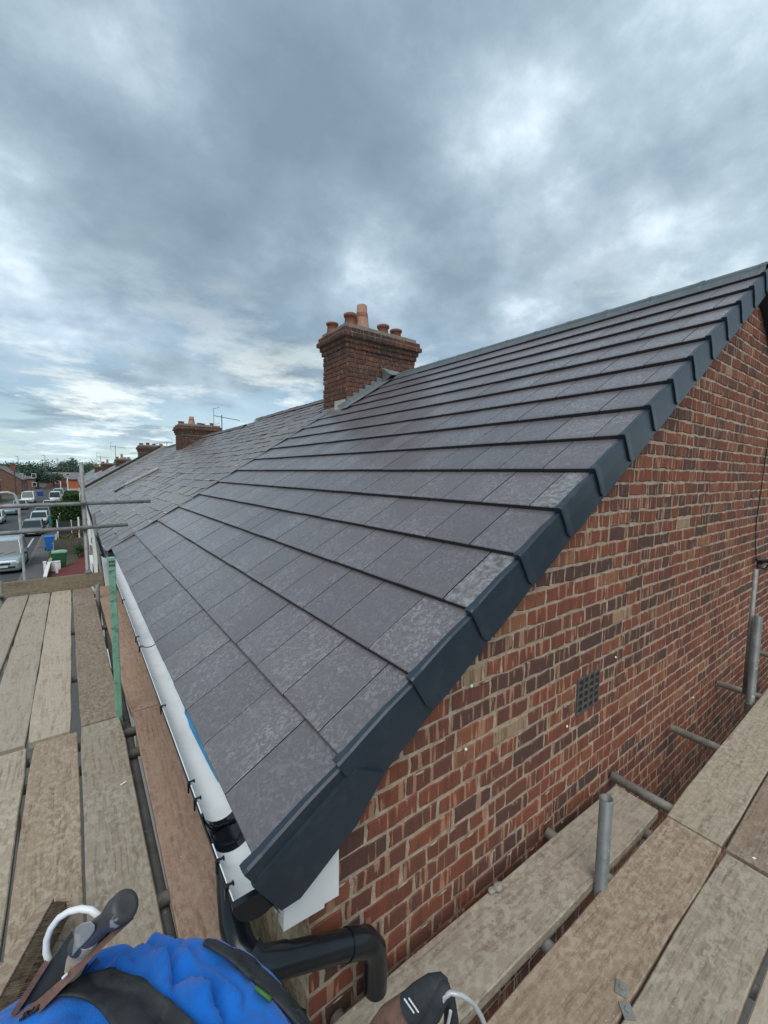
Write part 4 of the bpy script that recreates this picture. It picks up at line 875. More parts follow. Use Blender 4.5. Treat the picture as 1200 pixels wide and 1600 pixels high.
# ------------------------------------------------------------------ street: cars
def car(x, y, face, L_, Wd, H_, col, lab, kind='hatch', cat='car', extra=''):
    """face=-1: nose towards the camera. Built nose at local -Y then turned."""
    T = thing('parked_van' if cat == 'van' else 'parked_car', (x, y, GZ), lab, cat, 'vehicles parked in the street', 0 if face < 0 else math.pi)
    pm = paint(lab.split()[0]+str(len(D.materials)), col); w = Wd/2; hb = H_*(.56 if kind != 'van' else .50); hood = {'hatch': .25, 'van': .17, 'mpv': .20, 'estate': .26, 'box': .14}[kind]*L_
    sec = [(0, .72, .30, hb*.60), (.05, .86, .20, hb*.78), (.16, .95, .17, hb*.86), (hood*.7, 1, .17, hb*.95), (hood+.1, 1, .17, hb), (L_*.6, 1, .17, hb*1.02), (L_*.85, .98, .18, hb*1.02), (L_-.12, .93, .22, hb), (L_, .82, .34, hb*.9)]
    V = []; F_ = []; n = 10
    for (yy, k, zl, zt) in sec:
        yy = yy-L_/2; hw = w*k
        V += [(-hw*.9, yy, zl), (-hw, yy, zl+.12), (-hw*1.0, yy, zt*.72), (-hw*.95, yy, zt*.97), (-hw*.80, yy, zt), (hw*.80, yy, zt), (hw*.95, yy, zt*.97), (hw, yy, zt*.72), (hw, yy, zl+.12), (hw*.9, yy, zl)]
    for j in range(len(sec)-1):
        for i in range(n): F_.append((j*n+i, j*n+(i+1) % n, (j+1)*n+(i+1) % n, (j+1)*n+i))
    F_ += [tuple(range(n))[::-1], tuple(range((len(sec)-1)*n, len(sec)*n))]
    m_ = MB(); m_.add(V, F_, True); body = m_.build('body', pm, T, world=False)
    # cabin
    y1, y2 = hood-L_/2+.02, L_/2-.10; ws = {'hatch': .55, 'mpv': .62, 'estate': .6, 'van': .42, 'box': .3}[kind]; rs_ = {'hatch': .38, 'mpv': .22, 'estate': .35, 'van': .05, 'box': .05}[kind]
    y3, y4 = y1+ws, y2-rs_; bw_, tw_ = w*.90, w*.76; zb_, zt_ = hb*.98, H_-.05
    cv = [(-bw_, y1, zb_), (bw_, y1, zb_), (bw_, y2, zb_), (-bw_, y2, zb_), (-tw_, y3, zt_), (tw_, y3, zt_), (tw_, y4, zt_), (-tw_, y4, zt_)]
    m_ = MB(); m_.add(cv, [(0, 1, 5, 4), (1, 2, 6, 5), (2, 3, 7, 6), (3, 0, 4, 7)]); m_.build('window', MT['glass'] if kind != 'van' else MT['glass'], T, world=False)
    m_ = MB(); m_.add([(-tw_-.02, y3-.03, zt_-.02), (tw_+.02, y3-.03, zt_-.02), (tw_+.02, y4+.03, zt_-.02), (-tw_-.02, y4+.03, zt_-.02), (-tw_*.86, y3+.12, zt_+.05), (tw_*.86, y3+.12, zt_+.05), (tw_*.86, y4-.1, zt_+.05), (-tw_*.86, y4-.1, zt_+.05)], [(0, 1, 2, 3), (0, 1, 5, 4), (1, 2, 6, 5), (2, 3, 7, 6), (3, 0, 4, 7), (4, 5, 6, 7)], True); m_.build('car_roof', pm, T, world=False)
    for a, b in ((0, 4), (1, 5), (2, 6), (3, 7)): m_ = MB(); m_.path([cv[a], cv[b]], .045 if kind != 'van' else .06, 6); m_.build('pillar', pm, T, world=False)
    for sx in (-1, 1):
        ts = (.42,) if kind in ('hatch', 'estate', 'mpv') else (.25,)
        for t in ts: m_ = MB(); m_.path([(sx*bw_, y1+(y2-y1)*t+.1, zb_), (sx*tw_, y3+(y4-y3)*t, zt_)], .04, 6); m_.build('pillar', pm, T, world=False)
    if kind in ('van', 'box'):
        m_ = MB(); ym = y1+(y2-y1)*.3
        for sx in (-1, 1): m_.add([(sx*(bw_+.006), ym, zb_), (sx*(bw_+.006), y2, zb_), (sx*(tw_+.006), y4, zt_), (sx*(tw_+.006), ym+.1, zt_)], [(0, 1, 2, 3)])
        m_.build('side_panel', pm, T, world=False)
    for sx in (-1, 1):
        for yy in (L_*.18, L_*.80):
            m_ = MB(); c_ = Vector((sx*(w-.10), yy-L_/2, .31)); 
            m_.path([c_-Vector((.10, 0, 0)), c_+Vector((.105, 0, 0))], .31, 16); wh = m_.build('wheel', MT['tyre'], T, world=False)
            m_ = MB(); m_.path([c_-Vector((.108, 0, 0)), c_+Vector((.112, 0, 0))], .19, 12); m_.build('rim', MT['rim'], wh, world=False)
        m_ = MB(); m_.box((sx*w*.68, .03-L_/2, hb*.66), (w*.36, .10, .15)); m_.build('headlight', MT['lamp'], T, world=False, bevel=.02)
        m_ = MB(); m_.box((sx*w*.84, L_/2-.04, hb*.72), (w*.2, .08, .24)); m_.build('rear_lamp', MT['redpaint'], T, world=False, bevel=.01)
        m_ = MB(); m_.box((sx*(w+.09), y1+.28, hb*1.04), (.16, .09, .13)); m_.build('mirror', MT['darktrim'], T, world=False, bevel=.02)
    m_ = MB(); m_.box((0, -.008-L_/2, hb*.62), (w*.82, .05, .10)); m_.box((0, .005-L_/2, hb*.40), (w*1.3, .05, .12)); m_.build('grille', MT['darktrim'], T, world=False)
    m_ = MB(); m_.box((0, -.035-L_/2, hb*.47), (.5, .02, .11)); m_.build('number_plate', MT['plate'], T, world=False)
    m_ = MB(); m_.box((0, 0, .2), (w*1.7, L_*.9, .16)); m_.build('underbody', MT['tyre'], T, world=False)
    if extra == 'wipers':
        m_ = MB(); m_.path([(-bw_*.7, y1+.03, zb_+.03), (0, y1+.12, zb_+.16)], .012, 4); m_.path([(0, y1+.03, zb_+.03), (bw_*.7, y1+.12, zb_+.16)], .012, 4); m_.build('wiper', MT['darktrim'], T, world=False)
    return T
SV = (.34, .42, .46); WH = (.62, .65, .66)
car(-3.62, 33.9, -1, 4.5, 1.75, 1.78, SV, 'silver people carrier with big windscreen nearest the scaffold', 'mpv', extra='wipers')
car(-3.45, 50.6, -1, 4.1, 1.62, 1.36, (.20, .22, .25), 'dark grey car with pale roof behind the lower guard rail', 'hatch')
car(-3.50, 60.6, -1, 4.0, 1.62, 1.36, WH, 'white hatchback facing the camera behind the dark grey car', 'hatch')
car(-3.55, 67.0, -1, 4.0, 1.60, 1.40, (.24, .27, .26), 'grey green car half hidden behind the white hatchback', 'hatch')
car(-3.28, 73.5, -1, 4.0, 1.60, 1.42, (.30, .03, .03), 'red car parked by the tall hedge', 'hatch')
car(-3.45, 81.5, -1, 4.2, 1.65, 1.40, (.50, .47, .46), 'pale car behind the red car, mostly hidden by the rail', 'hatch')
car(-3.25, 99.5, 1, 5.0, 1.85, 2.05, WH, 'white van seen from behind with a dark rear window, right side of street', 'van', 'van')
car(-3.1, 112.0, -1, 5.0, 1.9, 2.1, (.45, .48, .44), 'pale grey van farther up behind the white van', 'van', 'van')
car(-7.2, 100.5, -1, 5.0, 1.90, 2.05, WH, 'white van facing the camera on the left side of the street', 'van', 'van')
car(-7.0, 84.0, -1, 4.2, 1.68, 1.42, (.52, .55, .57), 'silver car behind the light blue car on the left side', 'estate')
car(-7.25, 74.6, 1, 4.1, 1.68, 1.42, (.20, .33, .38), 'light blue car on the left side of the street', 'hatch')
car(-7.55, 63.2, -1, 4.0, 1.65, 1.42, WH, 'white car cut by the left edge of the photo', 'hatch')
car(-7.6, 54.0, -1, 4.2, 1.70, 1.42, (.05, .055, .06), 'black car at the left edge nearer than the white one', 'hatch')
car(-6.6, 40.6, -1, 4.2, 1.70, 1.42, (.045, .03, .035), 'dark car just left of the people carrier at the photo edge', 'estate')
# wheeled bins
def bin_(x, y, z, col, lab, rz=0, lid=None, big=1.0):
    T = thing('wheeled_bin', (x, y, z), lab, 'bin', 'wheeled bins', rz); m_ = MB(); k = big
    m_.add([(-.20*k, -.24*k, .06), (.20*k, -.24*k, .06), (.20*k, .24*k, .06), (-.20*k, .24*k, .06), (-.28*k, -.34*k, .98), (.28*k, -.34*k, .98), (.28*k, .34*k, .98), (-.28*k, .34*k, .98)], [(3, 2, 1, 0), (0, 1, 5, 4), (1, 2, 6, 5), (2, 3, 7, 6), (3, 0, 4, 7), (4, 5, 6, 7)])
    bm_ = M_plain('bin_'+lab.split()[0], col, .5, 0, .12, 3, .05); m_.build('bin_body', bm_, T, world=False, bevel=.02)
    m_ = MB(); m_.prism([(-.36*k, .985), (.36*k, .985), (.34*k, 1.04), (.1*k, 1.10), (-.2*k, 1.10), (-.36*k, 1.05)], 0, -.30*k, .30*k); m_.build('lid', lid or bm_, T, world=False, bevel=.015)
    for sx in (-1, 1): m_ = MB(); m_.path([(sx*.2*k, .27*k, .11), (sx*.27*k, .27*k, .11)], .11, 12); m_.build('wheel', MT['tyre'], T, world=False)
bin_(-1.78, 38.9, GZ+.12, (.015, .16, .52), 'bright blue wheeled bin standing on the pavement', .1, None, 1.05)
bin_(-2.28, 56.5, GZ+.12, (.03, .22, .27), 'teal wheeled bin beside the tall hedge', 0)
bin_(-6.9, 126.0, GZ, (.03, .10, .35), 'blue skip sized bin far up the street', 0, None, 2.0)
lidm = M_plain('lid_pale_green', (.22, .42, .30), .4, 0, .1, 3)
bin_(-1.02, 31.9, GZ+.02, (.015, .09, .04), 'dark green wheeled bin with a pale sheen lid in the front garden', 1.5, lidm, 1.05)
# front gardens
def wall(name, a, b, h, th, mat, lab, cat='wall', grp=None, cope=None):
    T = thing(name, (a[0], a[1], GZ+.1), lab, cat, grp); d = Vector((b[0]-a[0], b[1]-a[1], 0)); n_ = Vector((-d.y, d.x, 0)).normalized()*th/2; z0, z1 = GZ+.0, GZ+.1+h
    P_ = [Vector((a[0], a[1], 0))-n_, Vector((b[0], b[1], 0))-n_, Vector((b[0], b[1], 0))+n_, Vector((a[0], a[1], 0))+n_]
    m_ = MB(); m_.add([(p.x, p.y, z) for z in (z0, z1) for p in P_], [(3, 2, 1, 0), (4, 5, 6, 7), (0, 1, 5, 4), (1, 2, 6, 5), (2, 3, 7, 6), (3, 0, 4, 7)]); m_.build('wall_body', MT[mat], T)
    if cope:
        n2 = n_*1.3; P_ = [Vector((a[0], a[1], 0))-n2, Vector((b[0], b[1], 0))-n2, Vector((b[0], b[1], 0))+n2, Vector((a[0], a[1], 0))+n2]
        m_ = MB(); m_.add([(p.x, p.y, z) for z in (z1+.002, z1+.06) for p in P_], [(3, 2, 1, 0), (4, 5, 6, 7), (0, 1, 5, 4), (1, 2, 6, 5), (2, 3, 7, 6), (3, 0, 4, 7)]); m_.build('coping', MT[cope], T)
    return T
def fence(a, b, h, n, mat, lab, grp='garden fences'):
    T = thing('garden_fence', (a[0], a[1], GZ+.1), lab, 'fence', grp); d = Vector((b[0]-a[0], b[1]-a[1], 0)); L_ = d.length; ang = math.atan2(d.y, d.x); R_ = Matrix.Rotation(ang, 3, 'Z')
    for i in range(n):
        c_ = Vector((a[0], a[1], GZ+.1+h/2))+d*((i+.5)/n); m_ = MB(); m_.box(c_, (L_/n*.93, .02, h), R_); m_.build('slat', MT[mat], T)
    for i in range(3):
        c_ = Vector((a[0], a[1], GZ+.1+h/2+.04))+d*(i/2); m_ = MB(); m_.box(c_, (.055, .055, h+.08), R_); m_.build('fence_post', MT['white' if mat == 'darkgrey' else mat], T)
    return T
MT['darkgrey'] = M_plain('dark_grey_panel', (.045, .055, .06), .6, 0, .15, 2); MT['fencewood'] = M_plain('fence_wood', (.13, .125, .11), .85, 0, .25, 3, .3)
# red ochre paved forecourt with white edging
mb = MB(); mb.add([(-1.45, 27.0, GZ+.125), (.44, 27.0, GZ+.125), (.44, 38.4, GZ+.125), (-.2, 33.8, GZ+.125), (-1.05, 31.0, GZ+.125), (-1.45, 29.6, GZ+.125)], [(0, 1, 2, 3, 4, 5)]); tag(mb.build('red_forecourt', MT['redpaint']), kind='structure')
wall('garden_wall', (-1.50, 27.0), (-1.50, 31.2), .45, .12, 'redpaint', 'low dark red front wall with white coping by the green bin', 'wall', 'low garden walls', 'white')
wall('garden_wall', (-1.48, 31.2), (-.98, 31.25), .45, .12, 'white', 'short white wall end beside the green bin', 'wall', 'low garden walls', 'white')
for x, y, lab in ((-1.66, 30.3, 'white gatepost at the pavement corner of the red forecourt'), (-1.12, 30.0, 'second white gatepost at the red forecourt')):
    m_ = MB(); m_.span((x-.06, y-.06, GZ), (x+.06, y+.06, GZ+.75)); m_.span((x-.08, y-.08, GZ+.75), (x+.08, y+.08, GZ+.8)); single('gatepost', m_, MT['white'], lab, 'gatepost', 'white gateposts')
fence((-1.42, 36.6), (.40, 37.4), 1.05, 12, 'fencewood', 'weathered wooden fence between two front gardens below the shrubs')
wall('garden_wall', (-1.5, 31.4), (-1.5, 36.5), .35, .12, 'cement', 'low grey wall along the pavement past the green bin', 'wall', 'low garden walls', 'cement')
wall('garden_wall', (-1.5, 38.2), (-1.5, 44.0), .55, .15, 'cement', 'low grey wall along the pavement behind the blue bin', 'wall', 'low garden walls', 'cement')
fence((-1.45, 45.0), (.42, 45.8), 1.5, 10, 'darkgrey', 'dark grey panel fence with white posts beyond the shrubs')
fence((-1.52, 46.2), (-1.50, 53.0), 1.5, 16, 'darkgrey', 'dark grey panel fence along the pavement below the tall hedge')
m_ = MB(); m_.span((-.06, 44.2, GZ), (.06, 44.3, GZ+2.0)); single('porch_post', m_, MT['white'], 'white porch post beside a dark red door', 'post')
def bush(name, c, rad, n, size, mat, lab, cat, grp=None, trunk=0):
    T = thing(name, (c[0], c[1], c[2]-rad[2]-trunk), lab, cat, grp); m_ = MB()
    for _ in range(max(3, int(n/220))):
        q = Vector((rnd(-.55, .55)*rad[0], rnd(-.55, .55)*rad[1], rnd(-.45, .5)*rad[2]))+Vector(c); m_.leaves(q, (rad[0]*.55, rad[1]*.55, rad[2]*.55), 220, size, shell=.3)
    m_.build('foliage' if trunk == 0 else 'crown', MT[mat], T); t_ = MB()
    base = Vector((c[0], c[1], c[2]-rad[2]-trunk))
    for k in range(4): t_.path([base, base+Vector((rnd(-.1, .1)*rad[0], rnd(-.1, .1)*rad[1], (trunk+rad[2])*.5)), Vector(c)+Vector((rnd(-.5, .5)*rad[0], rnd(-.5, .5)*rad[1], rnd(-.2, .6)*rad[2]))], [.05*rad[2]+.01, .035*rad[2]+.008, .006], 6)
    t_.build('trunk' if trunk else 'stems', MT['bark'], T); return T
bush('shrub', (-.75, 39.6, GZ+.75), (.65, .9, .42), 1500, .05, 'shrub', 'rounded yellow green shrub behind the wooden fence', 'shrub', 'garden shrubs')
bush('shrub', (-.55, 42.2, GZ+.8), (.9, .8, .5), 1500, .05, 'rustshrub', 'russet brown shrub behind the yellow green one', 'shrub', 'garden shrubs')
bush('shrub', (-1.42, 34.2, GZ+.55), (.32, 1.3, .45), 1200, .05, 'shrub', 'scruffy green plants on the pavement side of the green bin', 'shrub', 'garden shrubs')
bush('shrub', (.05, 35.0, GZ+.6), (.5, .9, .5), 1200, .05, 'hedge', 'green bush beside the house front above the red forecourt', 'shrub', 'garden shrubs')
def hedge(x0, x1, y0, y1, h, n, size, lab):
    T = thing('hedge', ((x0+x1)/2, (y0+y1)/2, GZ), lab, 'hedge', 'hedges'); m_ = MB()
    for _ in range(n):
        f = random.random(); x, y, z = rnd(x0, x1), rnd(y0, y1), GZ+.1+h*random.random()
        if f < .35: z = GZ+.1+h+rnd(-.15, .10)+.12*math.sin(y*.8)
        elif f < .65: x = x0+rnd(-.08, .15)
        else: y = y0+rnd(-.08, .2)
        a = Vector((rnd(-1, 1), rnd(-1, 1), rnd(-1, 1))).normalized()*size; b = a.cross(Vector((rnd(-1, 1), rnd(-1, 1), rnd(-1, 1)))).normalized()*size*.7; p = Vector((x, y, z)); m_.add([p-a, p+b, p+a, p-b], [(0, 1, 2, 3)])
    m_.build('foliage', MT['hedge'], T); m_ = MB(); m_.span((x0+.12, y0+.12, GZ), (x1-.12, y1-.12, GZ+h-.1)); m_.build('hedge_core', MT['hedge'], T)
hedge(-2.15, .3, 54.5, 62.0, 2.3, 9000, .10, 'tall dark green hedge in front of the terrace beside the teal bin')
hedge(-1.7, .3, 80.0, 96.0, 2.0, 5000, .14, 'long low hedge farther up beside the white van')
# white tube frame beyond the scaffold
FR = thing('tube_frame', (-1.07, 12.0, GZ), 'pale bent tube frame standing beyond the guard rails', 'frame')
mb = MB(); mb.path([(-.985, 12.0, GZ), (-1.03, 12.0, -.80), (-1.06, 12.0, -.62), (-1.10, 12.0, -.52), (-1.20, 12.0, -.485), (-1.40, 12.0, -.50), (-1.44, 12.0, -.56), (-1.44, 12.0, GZ)], .027, 10); mb.build('frame_tube', M_metal('pale_frame', (.42, .45, .45), .1, .5), FR)
# washing: cream cloth/sheet hanging by neighbour's front
# far houses
def window_grid(T, pts, axis, depth, w, h):
    for (a, z) in pts:
        m_ = MB()
        if axis == 'y': m_.span((a-w/2, depth-.04, z), (a+w/2, depth+.02, z+h)); q = ((a-w/2+.1, depth-.06, z+.1), (a+w/2-.1, depth-.045, z+h-.1))
        else: m_.span((depth-.02, a-w/2, z), (depth+.04, a+w/2, z+h)); q = ((depth+.045, a-w/2+.1, z+.1), (depth+.06, a+w/2-.1, z+h-.1))
        o = m_.build('window', MT['white'], T); m_ = MB(); m_.span(*q); m_.build('pane', MT['glass'], o)
def far_house(x0, x1, y0, y1, ze, zr, wallm, roofm, lab, ridge='y', chim=None, wins=True):
    T = thing('far_house', ((x0+x1)/2, y0, GZ), lab, 'house', 'houses at the far end of the street'); xm, ym = (x0+x1)/2, (y0+y1)/2
    m_ = MB()
    if ridge == 'y': m_.prism([(x0, GZ), (x1, GZ), (x1, ze), (xm, zr-.1), (x0, ze)], 1, y0, y1)
    else: m_.prism([(y0, GZ), (y1, GZ), (y1, ze), (ym, zr-.1), (y0, ze)], 0, x0, x1)
    m_.build('wall', MT[wallm], T); m_ = MB(); e = .3
    if ridge == 'y':
        for s in (-1, 1):
            xe = xm+s*((x1-x0)/2+e); m_.prism([(xe, ze-.15), (xm, zr), (xm, zr+.14), (xe, ze+.0)], 1, y0-.2, y1+.2)
    else:
        for s in (-1, 1):
            ye = ym+s*((y1-y0)/2+e); m_.prism([(ye, ze-.15), (ym, zr), (ym, zr+.14), (ye, ze+.0)], 0, x0-.2, x1+.2)
    rf = m_.build('roof', MT[roofm], T)
    if chim:
        for (cx_, cy_, ct) in chim:
            m_ = MB(); m_.span((cx_-.5, cy_-.4, ze), (cx_+.5, cy_+.4, ct)); m_.span((cx_-.6, cy_-.5, ct-.25), (cx_+.6, cy_+.5, ct-.1))
            for k in (-1, 0, 1): m_.lathe((cx_+k*.3, cy_, ct), [(.13, 0), (.1, .4)], 8)
            m_.build('chimney', MT['bricks'], rf)
    if wins is None: window_grid(T, [(y0+(y1-y0)*t, z_) for t in (.3, .7) for z_ in (GZ+3.5, GZ+1.0)], 'x', x1, 1.2, 1.1)
    if wins:
        window_grid(T, [] if wins == 2 else [(xm-1.6, GZ+3.6), (xm+1.6, GZ+3.6), (xm-1.6, GZ+1.0), (xm+1.6, GZ+1.0)], 'y', y0, 1.1, 1.3)
        window_grid(T, [(y0+(y1-y0)*t, z_) for t in (.2, .5, .8) for z_ in (GZ+3.5, GZ+1.0)], 'x', x1, 1.4, 1.3)
    return T
MT['farbrick'] = M_plain('far_brick', (.16, .085, .065), .9, 0, .25, 1.5, .1); MT['farroof'] = M_plain('far_roof', (.16, .145, .15), .7, 0, .2, 1.2, .1); MT['farwallred'] = M_plain('far_red_wall', (.22, .07, .06), .9, 0, .2, 1.5)
far_house(-20.5, -12.2, 101, 113, -2.1, .0, 'farwallred', 'farroof', 'red brick house with grey roof at the left edge of the photo', 'y', [(-16.4, 104, .8)])
far_house(-19.5, -10.9, 136, 152, -2.4, .75, 'farbrick', 'farroof', 'brown brick gabled house with chimney beyond the left parked vans', 'y', [(-15.5, 139, 1.7), (-13.5, 149, 1.5)], None)
far_house(-13.5, -10.2, 165, 185, -2.6, -1.2, 'farbrick', 'farroof', 'low brown house end before the dark trees', 'x')
far_house(-1.45, 6.0, 116.5, 121, -1.9, -1.2, 'orange', 'farroof', 'orange tile hung house front standing forward of the terrace', 'x', None, False)
m_ = MB(); m_.span((-1.46, 116.3, GZ), (1.6, 116.49, GZ+1.9)); m_.span((-.7, 116.2, GZ+.5), (.1, 116.29, GZ+1.3)); single('white_porch', m_, MT['cream'], 'white rendered ground floor porch under the orange wall', 'porch')
far_house(-9.0, 1.0, 195, 205, -2.9, -.9, 'farwallred', 'farroof', 'distant dark red house closing the end of the street', 'x')
# street lamps on the skyline, poles, distant wood
def lamp(px_, top, Y_, lab):
    b = onY(px_, 760, Y_); t_ = onY(px_, top, Y_); T = thing('street_lamp', (b[0], Y_, GZ), lab, 'lamp post', 'lamp posts and poles'); m_ = MB(); k = Y_/220
    m_.path([(b[0], Y_, GZ), (b[0], Y_, t_[2])], [.16*k, .09*k], 6); m_.build('pole', MT['galv_dark'], T); m_ = MB(); m_.box((b[0]-.4*k, Y_, t_[2]), (1.0*k, .25*k, .15*k)); m_.build('lamp_head', MT['galv_dark'], T)
lamp(31, 713, 260, 'faint lamp post on the left skyline'); lamp(73, 712, 230, 'tallest lamp post on the skyline above the street'); lamp(93, 717, 280, 'faint lamp post right of the tallest one')
for px_, top, Y_, lab in ((24, 736, 110, 'wooden pole in front of the far left houses'), (86, 743, 150, 'pole left of the orange house'), (106, 746, 112, 'white pole against the orange house'), (95, 752, 118, 'short white pole with cross arm near the white van'), (61, 752, 160, 'thin pole in front of the dark trees')):
    b = onY(px_, 760, Y_); t_ = onY(px_, top, Y_); T = thing('telegraph_pole', (b[0], Y_, GZ), lab, 'pole', 'lamp posts and poles'); m_ = MB(); m_.path([(b[0], Y_, GZ), (b[0], Y_, t_[2])], .10, 6); m_.build('pole', MT['white' if 'white' in lab else 'bark'], T)
    m_ = MB(); m_.box((b[0], Y_, t_[2]-.4), (1.0, .08, .08)); m_.build('cross_arm', MT['bark'], T)
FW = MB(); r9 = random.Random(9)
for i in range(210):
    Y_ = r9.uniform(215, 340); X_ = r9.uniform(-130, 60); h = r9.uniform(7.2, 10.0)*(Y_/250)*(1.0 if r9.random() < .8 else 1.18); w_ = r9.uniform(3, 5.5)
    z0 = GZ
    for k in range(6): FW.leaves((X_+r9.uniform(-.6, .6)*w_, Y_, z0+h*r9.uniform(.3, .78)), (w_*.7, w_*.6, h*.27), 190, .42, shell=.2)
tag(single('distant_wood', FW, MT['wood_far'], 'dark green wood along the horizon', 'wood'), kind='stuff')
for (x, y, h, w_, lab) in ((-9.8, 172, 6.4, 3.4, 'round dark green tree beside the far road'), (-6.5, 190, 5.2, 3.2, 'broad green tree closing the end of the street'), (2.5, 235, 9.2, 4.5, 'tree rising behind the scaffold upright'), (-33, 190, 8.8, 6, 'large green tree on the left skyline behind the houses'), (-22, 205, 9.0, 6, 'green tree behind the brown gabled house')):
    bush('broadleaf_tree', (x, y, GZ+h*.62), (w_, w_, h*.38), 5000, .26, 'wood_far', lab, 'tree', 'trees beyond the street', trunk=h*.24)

# ------------------------------------------------------------------ the person bending below the camera
from mathutils.bvhtree import BVHTree
from mathutils import noise as mnoise
Fd = Vector((.512, .859, 0)); Wd_ = Vector((.859, -.512, 0)); Up = Vector((0, 0, 1))
def Q(f, w, z): return Fd*f+Wd_*w+Up*z
PER = thing('person', tuple(Q(.30, -.2, ZL)), 'person in bright blue clothes bending over, black straps and tool belt, bottom left', 'person')
# body: one continuous skin
bm_v = []; bm_e = []; rad_ = []
def J(p, r, parent=None):
    bm_v.append(tuple(p)); rad_.append(r)
    if parent is not None: bm_e.append((parent, len(bm_v)-1))
    return len(bm_v)-1
pel = J(Q(.36, -.2, -.82), (.135, .11)); sp = J(Q(.20, -.2, -.78), (.125, .095), pel); ch = J(Q(.02, -.2, -.80), (.15, .105), sp); nk = J(Q(-.16, -.2, -.88), (.055, .055), ch); hd = J(Q(-.24, -.2, -.95), (.085, .075), nk); J(Q(-.31, -.2, -1.02), (.07, .065), hd)
for s in (-1, 1):
    hp = J(Q(.34, -.2+s*.10, -.88), (.085, .085), pel); kn = J(Q(.22, -.2+s*.12, -1.17), (.058, .058), hp); an = J(Q(.33, -.2+s*.12, -1.47), (.036, .036), kn); hl = J(Q(.34, -.2+s*.12, -1.505), (.034, .03), an); J(Q(.16, -.2+s*.14, -1.51), (.036, .022), hl)
    sh = J(Q(-.04, -.2+s*.17, -.86), (.055, .055), ch); el = J(Q(.0, -.2+s*.21, -1.10), (.042, .042), sh); wr = J(Q(-.10, -.2+s*.16, -1.28), (.027, .03), el); pa = J(Q(-.12, -.2+s*.15, -1.35), (.034, .018), wr)
    for k in range(4):
        f1 = J(Q(-.13+k*.018-.02, -.2+s*.15, -1.395), (.0088, .0088), pa); f2 = J(Q(-.135+k*.018-.02, -.2+s*.143, -1.42-.004*(k in (1, 2))), (.008, .008), f1); J(Q(-.13+k*.018-.02, -.2+s*.132, -1.44-.006*(k in (1, 2))), (.007, .007), f2)
    t1 = J(Q(-.165, -.2+s*.14, -1.345), (.010, .010), pa); J(Q(-.18, -.2+s*.132, -1.375), (.0085, .0085), t1)
me = D.meshes.new('body'); me.from_pydata([tuple(Vector(v)-PER.location) for v in bm_v], bm_e, []); me.materials.append(MT['skin']); bo = D.objects.new('body', me); link(bo, PER)
m_ = bo.modifiers.new('skin', 'SKIN'); 
for i, r in enumerate(rad_): me.skin_vertices[0].data[i].radius = r
me.skin_vertices[0].data[0].use_root = True
m_ = bo.modifiers.new('sub', 'SUBSURF'); m_.levels = 1; m_.render_levels = 2
# blue clothing: closed loft from the seat to the shoulders with creases
folds = []
SHAPE = dict(w0=-.25, z0=-.728, rf=.198, rw=.228, rz=.141, fc=.388)
def shirt_point(a, b):   # a: along 0..1 (seat to shoulders), b: around
    S = SHAPE
    if a < .4:
        t = a/.4*math.pi/2; f = S['fc']+S['rf']*math.cos(t); k = math.sin(t)
    else:
        q = (a-.4)/.6; f = S['fc']-q*.54; k = (1-.10*math.sin(q*math.pi))*(1 if q < .7 else math.sqrt(max(.08, 1-((q-.7)/.32)**2)))
    c, s_ = math.cos(b), math.sin(b); e = .85
    w = S['w0']+S['rw']*k*math.copysign(abs(c)**e, c); z = S['z0']+S['rz']*k*math.copysign(abs(s_)**e, s_)
    return Q(f, w, z)
NA, NB = 150, 170; V = []
for i in range(NA+1):
    for j in range(NB): V.append(shirt_point(max(.002, i/NA), 2*math.pi*j/NB))
F_ = [(i*NB+j, i*NB+(j+1) % NB, (i+1)*NB+(j+1) % NB, (i+1)*NB+j) for i in range(NA) for j in range(NB)]+[tuple(range(NB)), tuple(range(NA*NB, (NA+1)*NB))[::-1]]
bvh0 = BVHTree.FromPolygons([Vector(v) for v in V], F_[:-2])
def hit(bvh, px_, py_):
    d = Vector(ray(px_, py_)).normalized(); h = bvh.ray_cast(Vector((0, 0, 0)), d); return h[0]
fold_px = [((188, 1492), (236, 1520), (300, 1572), .011, .011), ((215, 1478), (268, 1510), (345, 1592), .013, .012), ((240, 1466), (290, 1490), (372, 1560), .009, .010), ((275, 1462), (318, 1484), (410, 1570), .010, .011), ((150, 1505), (178, 1520), (205, 1528), .008, .008), ((300, 1520), (312, 1570), (318, 1620), .012, .012), ((255, 1490), (262, 1530), (250, 1560), .008, .009)]
for (a, b, c, amp, wd) in fold_px:
    P_ = [hit(bvh0, *p) for p in (a, b, c)]
    if all(p is not None for p in P_): folds.append((P_, amp*1.15, wd*.8))
def segd(p, a, b): ab = b-a; t = max(0, min(1, (p-a).dot(ab)/ab.length_squared)); return (p-(a+ab*t)).length
V2 = []
ctr = Q(.2, SHAPE['w0'], SHAPE['z0'])
for i, v in enumerate(V):
    v = Vector(v); nrm = (v-Q(min(.388, v.dot(Fd)), SHAPE['w0'], SHAPE['z0'])).normalized(); d = 0
    for P_, amp, wd in folds:
        dd = min(segd(v, P_[0], P_[1]), segd(v, P_[1], P_[2])); d += amp*math.exp(-(dd/wd)**2)-amp*.5*math.exp(-((dd-wd*1.9)/wd)**2)
    d += .004*mnoise.noise(v*6)-.010*(1-abs(mnoise.noise(Vector((v.x*16+3, v.y*7, v.z*9)))))**6-.004*(1-abs(mnoise.noise(v*24)))**8
    V2.append(v+nrm*d)
ms = MB(); ms.add(V2, F_, True)
